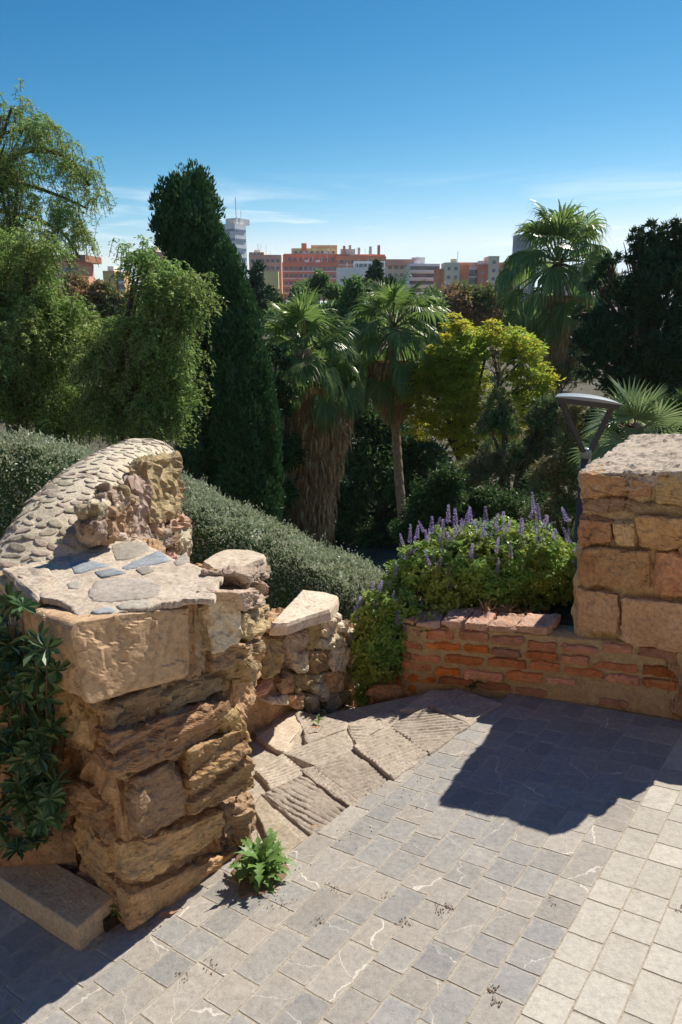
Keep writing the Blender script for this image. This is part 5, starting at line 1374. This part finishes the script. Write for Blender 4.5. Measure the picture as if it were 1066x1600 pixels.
spx = [(640, 832), (652, 822), (662, 812), (676, 818), (694, 806), (703, 800), (712, 808), (722, 812), (738, 800), (748, 806), (760, 800), (768, 806), (781, 812), (786, 822), (826, 792), (832, 786), (840, 800), (846, 806), (858, 816), (866, 826), (872, 832), (890, 796), (893, 832), (700, 826), (730, 826), (756, 826), (812, 820), (850, 834), (646, 846), (668, 838), (630, 856)]
spikes(tA, [aty(x + RS2.uniform(-3, 3), y + 24, 5.2 + RS2.uniform(-.1, .3)) for x, y in spx], 5, (.75, 1.15))
spikes(tA, up_[RS2.choice(len(up_), 125, replace=False)], 6, (.4, .85))
bwB = blob_world([(590, 950, 34), (610, 985, 38), (580, 1000, 34), (600, 1030, 36), (575, 1045, 28), (625, 1010, 30), (570, 965, 22), (575, 1085, 20), (625, 945, 30)], 4.95)
tB, CB, dB = mound('flowering_shrub', 'smaller purple-flowered shrub trailing over the curved end of the planter', 'shrub', bwB, 8500, .042, .024, 'shrub', 12)
spikes(tB, CB[RS2.choice(len(CB), 60, replace=False)], 7, (.4, .85))
bwC = blob_world([(760, 958, 12), (790, 962, 12), (820, 968, 12), (850, 972, 11)], 4.75)
tC, _, _ = mound('dry_grass', 'wisps of dry grass along the top of the planter bricks', 'grass', bwC, 420, .10, .008, 'dry', 13)

# ---------------------------------------------------------------- glossy shrub in the shaded bed
wp = [(12, 1000), (30, 1018), (18, 1045), (45, 1065), (12, 1085), (60, 1105), (28, 1128), (62, 1150), (15, 1165), (45, 1185), (70, 1200), (22, 1215), (55, 1238), (10, 1250), (40, 1270), (70, 1262), (20, 1295), (62, 1300), (38, 1325), (8, 1325), (-20, 1100), (-20, 1200), (-20, 1280), (75, 1130), (30, 960), (5, 950)]
rng = np.random.RandomState(9); wp += [(rng.uniform(-30, 84 - .0 * k), rng.uniform(1000, 1340)) for k in range(34)]; gs = empty('glossy_shrub'); tag(gs, 'glossy dark green shrub growing beside the pier in the shaded bed', 'shrub')
parts = []; mb = MB()
for i, (x, y) in enumerate(wp):
    for rep in range(4):
        c = on_a(x + rng.uniform(-20, 16), y + rng.uniform(-18, 18), 1.42 - .045 * rep + rng.uniform(-.05, .05)); k = 9
        ax = unit(np.array([.15, -.6, .75]) + rng.normal(size=3) * .45); u = unit(np.cross(ax, [.3, .5, .8])); v = np.cross(ax, u)
        th = np.arange(k) * 2.4 + rng.rand() * 6
        D = ax * rng.uniform(.1, .6, (k, 1)) + np.cos(th)[:, None] * u + np.sin(th)[:, None] * v
        parts.append(ovals(np.repeat(c[None], k, 0), D, ax + rng.normal(size=(k, 3)) * .25, rng.uniform(.04, .085, k), rng.uniform(.018, .030, k), wide=.7))
        b = W(*flo(70 + rng.uniform(-40, 10), 1325), .04); mb.tube(bez([b, (b + c) / 2 + rng.normal(size=3) * .04, c], 6), np.linspace(.007, .003, 6), 4)
V, F = join(parts); obj('foliage', V, F, M['glossy'], gs, smooth=False); mb.build('stems', M['bark'], gs, smooth=True)
# leaf litter and stones in the bed
lt = []
for i in range(150):
    c = W(1.46 + rng.rand() * .25, 2.36 + rng.rand() * 1.3, .06 + rng.rand() * .02)
    lt.append(kites(c[None], rdir(rng, 1) * np.array([1, 1, .25]), np.array([[0, 0, 1.]]) + rng.normal(size=(1, 3)) * .3, rng.uniform(.03, .06), rng.uniform(.012, .022)))
V, F = join(lt); o = obj('leaf_litter', V, F, M['dry']); tag(o, 'dead leaves lying on the soil of the bed', 'leaves', kind='stuff')
for i, (x, y, r) in enumerate([(140, 1378, .055), (165, 1400, .04), (118, 1352, .035)]):
    c = W(*flo(x, y, .08), .075); P = [[[c + np.array([a_*r*1.3, b_*r, d_*r*.55]) for d_ in (-1, 1)] for b_ in (-1, 1)] for a_ in (-1, 1)]
    o = stone('loose_stone', P, M['dark_stone'], None, n=8, rad=.03, amp=.015, seed=900+i); tag(o, ['largest loose stone in the bed by the corner of the pier', 'loose stone touching the end of the kerb', 'small loose stone deepest in the shaded bed'][i], 'stone', 'loose stones in the bed')

# ---------------------------------------------------------------- weeds
def lobed(L, Wd, rng, n=11):
    """a jagged-edged leaf in its own plane: x along, y across, z up"""
    V = []; F = []
    for i in range(n + 1):
        s = i / n; w = Wd / 2 * (math.sin(math.pi * min(1, s * .95 + .05)) ** .7) * (1.3 if i % 2 else .42) * rng.uniform(.8, 1.2)
        if i == n: w = .001
        x = L * s; z = .35 * L * s * (1 - s) * 1.4 - .25 * L * s * s
        V += [(x - (.25 * w if i % 2 else 0), -w, z + w * .35), (x, 0, z), (x - (.25 * w if i % 2 else 0), w, z + w * .35)]
        if i: a = 3 * i; F += [(a-3, a-2, a+1, a), (a-2, a-1, a+2, a+1)]
    return np.array(V), F
def weed(label, c, n, L, Wd, mat, seed, up=(.05, .9), stems=0):
    rng = np.random.RandomState(seed); t = empty('weed'); tag(t, label, 'weed'); 
    for i in range(n):
        V, F = lobed(L * rng.uniform(.55, 1.15), Wd * rng.uniform(.7, 1.2), rng); az = i * 2.4 + rng.normal(0, .3); e = rng.uniform(*up)
        h = np.array([math.cos(az), math.sin(az), 0]); x = h * math.cos(e) + ZX * math.sin(e); y_ = np.cross(ZX, h); z = np.cross(x, y_)
        P = V @ np.stack([x, y_, z]) + c + h * .012 * rng.rand() + ZX * rng.uniform(0, .05 + .05 * stems)
        fl_ = (P - 0); lowz = np.array([(a_ := _Mi @ p)[2] for p in P]); P[:, 2] += np.maximum(0, .006 - lowz)
        obj('leaf', P, F, M[mat], t, smooth=True)
    return t
wc = W(*flo(408, 1372), 0)
tw = weed('bushy green thistle weed growing at the foot of the pier', wc, 38, .145, .046, 'weed', 31, (.1, 1.2), 1)
rng = np.random.RandomState(77)
for dx in ((.09, .03), (.05, -.05), (-.05, .06), (.13, .06), (.02, .07)):
    c2 = wc + AX * dx[0] + BX * dx[1]
    for i in range(9):
        V, F = lobed(.10 * rng.uniform(.6, 1.2), .034, rng); az = rng.rand() * 6.28; e = rng.uniform(0, 1.1); h = np.array([math.cos(az), math.sin(az), 0]); x = h*math.cos(e) + ZX*math.sin(e); y_ = np.cross(ZX, h); z = np.cross(x, y_)
        P = V @ np.stack([x, y_, z]) + c2 + ZX * rng.uniform(0, .08); lowz = np.array([(_Mi @ p)[2] for p in P]); P[:, 2] += np.maximum(0, .006 - lowz)
        obj('leaf', P, F, M['weed'], tw, smooth=True)
weed('small weed in the gap between the kerb end and the pier', W(*flo(190, 1440), .02), 14, .07, .03, 'weed', 32, (.2, 1.2))
weed('tiny weed sprouting at the far edge of the worn slabs', W(*flo(497, 1128), -.03), 9, .05, .02, 'weed', 33, (.2, 1.2))
weed('low weed in the corner below the brick planter', W(*flo(738, 1078), .0), 12, .08, .03, 'glossy', 34, (.1, .8))
# bits lying on the stones
for i, (x, y, L_, an, nm) in enumerate([(485, 1296, .05, .4, 'curled orange leaf at the edge of the paving'), (250, 1437, .09, .55, 'long dry strip lying along the foot of the pier'), (444, 1345, .045, 1.9, 'dry leaf caught beside the thistle weed'), (487, 1140, .07, .1, 'dry curled leaf on the worn slabs')]):
    rng = np.random.RandomState(i); V, F = lobed(L_, L_ * .32, rng, 5); R_ = np.array(Matrix.Rotation(an, 3, 'Z'))
    P = V @ R_.T * np.array([1, 1, .8]); c = W(*flo(x, y), .012); P = P + c; lowz = np.array([(_Mi @ p)[2] for p in P]); P[:, 2] += np.maximum(0, .006 - lowz)
    o = obj('fallen_leaf', P, F, M['dry']); tag(o, nm, 'leaf', 'fallen leaves on the paving')

# ---------------------------------------------------------------- lamp
YL = 8.2; lp = empty('street_lamp'); tag(lp, 'modern lamp head on three slanting arms behind the right pier', 'street lamp')
hc = aty(917, 628, YL); col = aty(917, 702, YL)
gx_ = np.linspace(-1, 1, 13); gy_ = np.linspace(-1, 1, 7); V = []; F = []
rot = np.array(Matrix.Rotation(.10, 3, 'Y')) @ np.array(Matrix.Rotation(math.radians(-12), 3, 'Z'))
for zt in (0, 1):
    for u in gx_:
        for v in gy_:
            ins_ = (1 - .10 * v) 
            x = .335 * u * ins_; y_ = .20 * v
            z = (.035 + .045 * (1 - u*u) ** .8 * (1 - .3 * v * v)) if zt else (.03 - .0)
            V.append((x, y_, z))
nx_, ny_ = 13, 7
for zt in (0, 1):
    b = zt * nx_ * ny_
    for i in range(nx_ - 1):
        for j in range(ny_ - 1):
            f = (b+i*ny_+j, b+(i+1)*ny_+j, b+(i+1)*ny_+j+1, b+i*ny_+j+1); F.append(f if zt else f[::-1])
n1 = nx_ * ny_
ring = [i*ny_ for i in range(nx_)] + [(nx_-1)*ny_+j for j in range(1, ny_)] + [i*ny_+ny_-1 for i in range(nx_-2, -1, -1)] + [j for j in range(ny_-2, 0, -1)]
for a_, b_ in zip(ring, ring[1:] + ring[:1]): F.append((a_, b_, b_+n1, a_+n1))
obj('lamp_cover', np.array(V) @ rot.T + hc, F, M['lamp_top'], lp, smooth=False)
mb = MB(); mb.box((0, 0, .0), (.325, .185, .03)); Vb = np.concatenate(mb.V) @ rot.T + hc; obj('lamp_body', Vb, mb.F, M['lamp_metal'], lp, smooth=False)
mb = MB(); mb.box((0, 0, -.034), (.25, .13, .004)); obj('lens', np.concatenate(mb.V) @ rot.T + hc, mb.F, M['lamp_lens'], lp, smooth=False)
for (dx, dy) in ((-.29, -.13), (-.26, .14), (.28, .0)):
    a0 = hc + rot @ np.array([dx, dy, -.02]); a1 = col + np.array([dx * .16, dy * .2, -.02])
    d = unit(a1 - a0); s_ = unit(np.cross(d, [0, 1, 0])); R_ = np.stack([s_, np.cross(d, s_), d], 1)
    mb = MB(); mb.box((a0 + a1) / 2, (.022, .034, np.linalg.norm(a1 - a0) / 2), R_); mb.build('arm', M['lamp_metal'], lp)
mb = MB(); mb.tube([col - ZX*.10, col - ZX*.02, col + ZX*.01], [.062, .06, .055], 14); mb.build('collar', M['lamp_top'], lp, smooth=True)
mb = MB(); mb.tube([np.array([col[0], col[1], land_z(col[0], col[1]) - .1]), col - ZX*.08], [.06, .055], 14); mb.build('pole', M['lamp_metal'], lp, smooth=True)

# grit and crumbs caught in the joints, and the dirt the thistle roots in
rng = np.random.RandomState(44); gp = []
for x, y, r, n in [(500, 1440, 9, 26), (520, 1388, 8, 16), (605, 1398, 7, 12), (632, 1442, 10, 26), (690, 1422, 12, 34), (702, 1418, 8, 18), (770, 1548, 10, 34), (776, 1568, 8, 26), (330, 1510, 14, 26), (290, 1528, 14, 20), (860, 1410, 10, 10), (1062, 1424, 6, 12), (160, 1462, 22, 40), (230, 1446, 24, 40), (415, 1395, 40, 90), (440, 1345, 30, 40), (380, 1330, 14, 40), (640, 1235, 40, 30), (560, 1300, 30, 16)]:
    for _ in range(n):
        q = flo(x + rng.normal() * r * .6, y + rng.normal() * r * .45); c = W(q[0], q[1], .003); s = rng.uniform(.0007, .0020)
        g_, f_ = cube_grid(1); gp.append((g_ * s * rng.uniform(.5, 1.4, 3) + rng.normal(size=(8, 3)) * s * .25 + c, f_))
V, F = join(gp); o = obj('grit', V, F, M['dry_grit'], None, smooth=False); tag(o, 'crumbs of dirt lying on the paving and in its joints', 'dirt', kind='stuff')
V, F = plate([W(*flo(x, y), .0) for x, y in [(362, 1372), (372, 1330), (392, 1312), (425, 1330), (452, 1358), (440, 1384), (405, 1404), (380, 1400)]], .007, NX, seed=5, jag=.12, wob=.006)
o = obj('soil_patch', V, F, M['dry_grit']); tag(o, 'patch of dark dirt the thistle grows from', 'dirt', kind='stuff')
# ---------------------------------------------------------------- city on the far side
def facade(name, col, var=.12, rough=.9, ns=.15): return plain(name, col, rough, nscale=ns, var=var)
B_ = {k: facade('facade_' + k, c) for k, c in {q: tuple(min(.85, v * 1.9) for v in w) for q, w in dict(brick=(.36, .11, .065), pink=(.44, .215, .145), orange=(.55, .26, .11), yellow=(.56, .36, .15), cream=(.60, .53, .43), white=(.74, .76, .77), grey=(.40, .41, .42), dark=(.10, .13, .16), rust=(.40, .13, .065), brown=(.26, .16, .12), tan=(.50, .37, .27)).items()}.items()}
B_['glass'] = plain('window_glass', (.06, .09, .12), .15, spec=.6)
B_['pane'] = plain('pale_shutter', (.42, .46, .50), .5)
B_['band'] = plain('blue_window_band', (.20, .27, .36), .25, spec=.5)
B_['roof'] = plain('terracotta_roof', (.40, .17, .10), .9, nscale=.3)
ROOFS = []
def block(parent, name, px0, px1, py0, py1, y, depth, m, rot=0.0):
    """a box whose front face spans the pixels at depth y; returns a frame for placing things on the front"""
    p0, p1 = aty(px0, py0, y), aty(px1, py1, y); x0, x1, zt, zb = p0[0], p1[0], p0[2], p1[2]
    R_ = np.array(Matrix.Rotation(rot, 3, 'Z')); c = np.array([(x0+x1)/2, y, 0]); hw = (x1-x0)/2
    mb = MB(); ctr = c + R_ @ np.array([0, depth/2, 0]); ctr[2] = (zt+zb)/2
    mb.box(ctr, (hw, depth/2, (zt-zb)/2), R_); o = mb.build(name, m, parent)
    fr_ = dict(o=o, c=c, R=R_, hw=hw, zt=zt, zb=zb, depth=depth)
    if name in ('wall', 'right_wing', 'roof_storey', 'stair_bay') and hw > 2.5: ROOFS.append((fr_, parent, 1 + int(hw / 4)))
    return fr_
def fbox(fr, name, u, z, hw, hz, proud, m, parent, th=.3):
    """box on the front face: u in metres from the middle, z absolute"""
    p = fr['c'] + fr['R'] @ np.array([u, -proud + th/2, 0]); p[2] = z
    mb = MB(); mb.box((0, 0, 0), (hw, th/2, hz)); key = (name, round(hw, 2), round(hz, 2), round(th, 2), m.name)
    if key not in _share: _share[key] = mesh_from(name, np.concatenate(mb.V), mb.F, False); _share[key].materials.append(m)
    o = bpy.data.objects.new(name, _share[key]); COL.objects.link(o); m4 = np.eye(4); m4[:3, :3] = fr['R']; m4[:3, 3] = p; o.matrix_world = Matrix(m4.tolist()); o.parent = parent
    return o
_share = {}
def windows(fr, parent, rows, cols, hw, hz, top=.08, m='glass', side=.06, name='window', skip=()):
    H = fr['zt'] - fr['zb']
    for r in range(rows):
        z = fr['zt'] - H * top - (H * (1 - top)) * (r + .5) / rows
        for c in range(cols):
            if (r, c) in skip: continue
            u = -fr['hw'] * (1 - side) + 2 * fr['hw'] * (1 - side) * (c + .5) / cols
            w = fbox(fr, name, u, z, hw, hz, .12, B_[m], parent, .4)
def bands(fr, parent, rows, m, hz, top=.08, name='balcony', proud=.9, side=.0, off=0.0, th=1.0):
    H = fr['zt'] - fr['zb']
    for r in range(rows):
        z = fr['zt'] - H * top - (H * (1 - top)) * (r + .5 + off) / rows
        fbox(fr, name, 0, z, fr['hw'] * (1 - side), hz, proud, B_[m], parent, th)
def building(label):
    t = empty('building'); tag(t, label, 'building'); return t
# white tower behind the cypress
t = building('white tower block with dark window bands behind the cypress')
f = block(t, 'wall', 344, 374, 350, 470, 290, 7, B_['white'], -.5); 
for r in range(9):
    z = f['zt'] - 2.2 - r * 3.35
    fbox(f, 'window', 0, z, f['hw'] * .92, .45, .1, B_['band'], t, .5)
    p = f['c'] + f['R'] @ np.array([f['hw'], f['depth']/2, 0]); p[2] = z; mb = MB(); mb.box(p, (.25, f['depth']*.42, .45), f['R']); mb.build('window', B_['band'], t)
block(t, 'roof_house', 350, 372, 341, 350, 293, 8, B_['cream'], -.55); fbox(f, 'mast', 1.5, f['zt'] + 5, .1, 4.5, -3, B_['grey'], t)
# brown block left of the cypress
t = building('brown slab block with stepped balconies left of the cypress'); f = block(t, 'wall', 216, 262, 394, 480, 250, 14, B_['brown'], -.2); f2 = block(t, 'upper_storeys', 212, 224, 396, 417, 247, 10, B_['brown'], -.2); bands(f, t, 3, 'pink', .5, .1); windows(f2, t, 1, 1, .9, 1.4)
# orange block far left
t = building('orange apartment block with white balconies at the left'); f = block(t, 'wall', 160, 184, 423, 480, 230, 12, B_['orange'], -.1); f2 = block(t, 'balcony_wing', 184, 197, 425, 480, 231, 12, B_['tan'], .5)
windows(f2, t, 4, 2, .55, .75); bands(f2, t, 4, 'white', .35, .1, off=.35); block(t, 'roof_house', 168, 178, 416, 424, 234, 5, B_['grey'])
t = building('reddish roofed block glimpsed through the pepper tree'); f = block(t, 'wall', 60, 130, 408, 480, 240, 14, B_['pink']); block(t, 'roof', 56, 134, 398, 409, 239, 16, B_['roof']); windows(f, t, 4, 6, .9, .8)
# pink-brown flats right of the tower
t = building('pinkish flats with a stepped roof between the tower and the red block'); f = block(t, 'wall', 389, 441, 398, 470, 400, 16, B_['pink'], .05); windows(f, t, 6, 6, .8, .8, .05); f2 = block(t, 'roof_storey', 389, 413, 394, 399, 402, 10, B_['tan']); windows(f2, t, 1, 4, .7, .6, .1)
block(t, 'lower_wing', 413, 436, 424, 470, 395, 8, B_['yellow'])
# big red block with balconies
t = building('long red brick block of flats with white balcony bands and roof terraces')
f = block(t, 'wall', 441, 529, 410, 470, 440, 22, B_['brick'], .10)
windows(f, t, 5, 11, .95, .85, .06); bands(f, t, 5, 'cream', .22, .06, off=.42, proud=.5, th=.8); windows(f, t, 5, 3, 1.7, .9, .06, 'pane', .55, 'shutter')
f2 = block(t, 'right_wing', 526, 604, 400, 470, 450, 20, B_['rust'], .22); windows(f2, t, 6, 8, 1.1, .9, .05); bands(f2, t, 6, 'cream', .2, .05, off=.45, proud=.4, th=.6)
f3 = block(t, 'roof_storey', 444, 603, 397, 411, 452, 16, B_['brick'], .12); windows(f3, t, 1, 18, .8, .9, .2)
f4 = block(t, 'penthouse', 456, 527, 388, 398, 455, 12, B_['yellow'], .08); windows(f4, t, 1, 8, .7, .7, .2)
block(t, 'stair_tower', 471, 479, 380, 392, 454, 6, B_['rust']); block(t, 'stair_tower', 486, 527, 383, 390, 458, 8, B_['orange'])
for px in (536, 545, 559, 577, 590, 515): block(t, 'chimney', px, px + 4, 383 + (px % 5), 398, 452, 1.6, B_['tan' if px % 2 else 'rust'])
block(t, 'roof_house', 532, 555, 389, 399, 453, 6, B_['grey'])
# cream block in front
t = building('cream low block with a blue glazed top storey'); f = block(t, 'wall', 527, 604, 418, 470, 380, 14, B_['cream'], .04); windows(f, t, 3, 7, .8, .7, .25); f2 = block(t, 'top_storey', 553, 602, 408, 419, 384, 8, B_['white']); windows(f2, t, 1, 7, .9, .8, .2, 'glass')
# white balconied block
t = building('white block with deep dark balconies right of the palms'); f = block(t, 'wall', 640, 686, 412, 470, 330, 14, B_['white'], .12); windows(f, t, 5, 3, 2.2, .8, .02, 'glass', .02); bands(f, t, 5, 'cream', .4, .02, off=.42, proud=1.1, th=1.2); block(t, 'roof_house', 604, 652, 405, 415, 335, 8, B_['pink']); block(t, 'roof_house', 645, 664, 402, 413, 338, 6, B_['grey']); f2 = block(t, 'left_wing', 604, 642, 409, 470, 338, 12, B_['tan']); windows(f2, t, 5, 4, .8, .7, .05)
# brick-and-cream group
t = building('terracotta and cream flats with dark balcony bays beside the tall palm')
f = block(t, 'wall', 684, 697, 420, 480, 300, 12, B_['rust']); f = block(t, 'stair_bay', 696, 716, 410, 480, 297, 12, B_['tan']); windows(f, t, 5, 2, .55, .6, .04)
f = block(t, 'wall', 715, 730, 414, 480, 300, 12, B_['rust']); f = block(t, 'balcony_bay', 729, 751, 416, 480, 302, 10, B_['cream']); windows(f, t, 5, 1, 2.0, .75, .04, 'glass'); bands(f, t, 5, 'dark', .35, .04, off=.38, proud=.5)
f = block(t, 'wall', 749, 768, 413, 480, 298, 12, B_['rust']); windows(f, t, 5, 2, .5, .5, .1, 'pane'); f = block(t, 'stair_bay', 765, 776, 400, 480, 296, 12, B_['tan']); windows(f, t, 6, 1, .6, .6, .04)
f = block(t, 'wall', 776, 800, 410, 480, 299, 12, B_['rust']); windows(f, t, 5, 3, .5, .6, .08); block(t, 'roof_house', 716, 752, 410, 417, 304, 8, B_['pink'])
t = building('low brick school-like building with a flat blue-grey roof below the flats')
f = block(t, 'wall', 745, 830, 474, 540, 170, 14, B_['pink'], .05); windows(f, t, 3, 10, .42, .55, .08); block(t, 'roof', 742, 833, 469, 475, 169, 16, B_['grey'], .05); f = block(t, 'upper_storey', 760, 812, 455, 470, 178, 8, B_['dark']); 
p = aty(770, 466, 171); mb = MB(); s = 2.4; mb.add([p + np.array(v) for v in [(-s, -1.5, 0), (s, -1.5, 0), (s, 2, 0), (-s, 2, 0), (0, .2, .75)]], [(0, 1, 4), (1, 2, 4), (2, 3, 4), (3, 0, 4), (3, 2, 1, 0)]); mb.build('canopy', B_['white'], t)
f = block(t, 'parapet_storey', 738, 756, 452, 474, 182, 8, B_['yellow'])
t = building('dark glass tower rising behind the tall palm'); f = block(t, 'wall', 810, 834, 366, 470, 420, 12, B_['dark']); bands(f, t, 9, 'glass', .9, .02, 'window', .1)
t = building('far flats behind the tall palm and the dark conifer'); f = block(t, 'wall', 880, 1000, 430, 480, 420, 14, B_['tan']); windows(f, t, 4, 12, .9, .8)

# aerials and plant on the roofs
rng = np.random.RandomState(8)
for f_, t_, n_ in ROOFS:
    for _ in range(n_):
        u = rng.uniform(-.9, .9) * f_['hw']; h = rng.uniform(.8, 2.6)
        fbox(f_, 'aerial', u, f_['zt'] + h, .09, h, -rng.uniform(1, 6), B_['grey'], t_, .15)
    for _ in range(max(1, n_ // 2)):
        u = rng.uniform(-.85, .85) * f_['hw']; w_ = round(rng.uniform(.7, 1.8), 1)
        fbox(f_, 'roof_hut', u, f_['zt'] + .7, w_, .8, -rng.uniform(2, 6), B_[['white', 'tan', 'grey'][rng.randint(3)]], t_, 2.0)
# ---------------------------------------------------------------- the air between here and the city
mb = MB(); mb.box((0, 0, (70 - 22) / 2), (3300, 3300, (70 + 22) / 2))
hz_m = bpy.data.materials.new('haze_air'); hz_m.use_nodes = True; ht = hz_m.node_tree
for n_ in list(ht.nodes): ht.nodes.remove(n_)
ho = ht.nodes.new('ShaderNodeOutputMaterial'); hv = ht.nodes.new('ShaderNodeVolumePrincipled')
hv.inputs['Color'].default_value = (.86, .92, 1.0, 1); hv.inputs['Density'].default_value = .00014; hv.inputs['Anisotropy'].default_value = .25
ht.links.new(hv.outputs[0], ho.inputs['Volume'])
hz_o = mb.build('haze', hz_m); tag(hz_o, 'thin pale haze over the city', kind='stuff')
scene.cycles.volume_bounces = 0
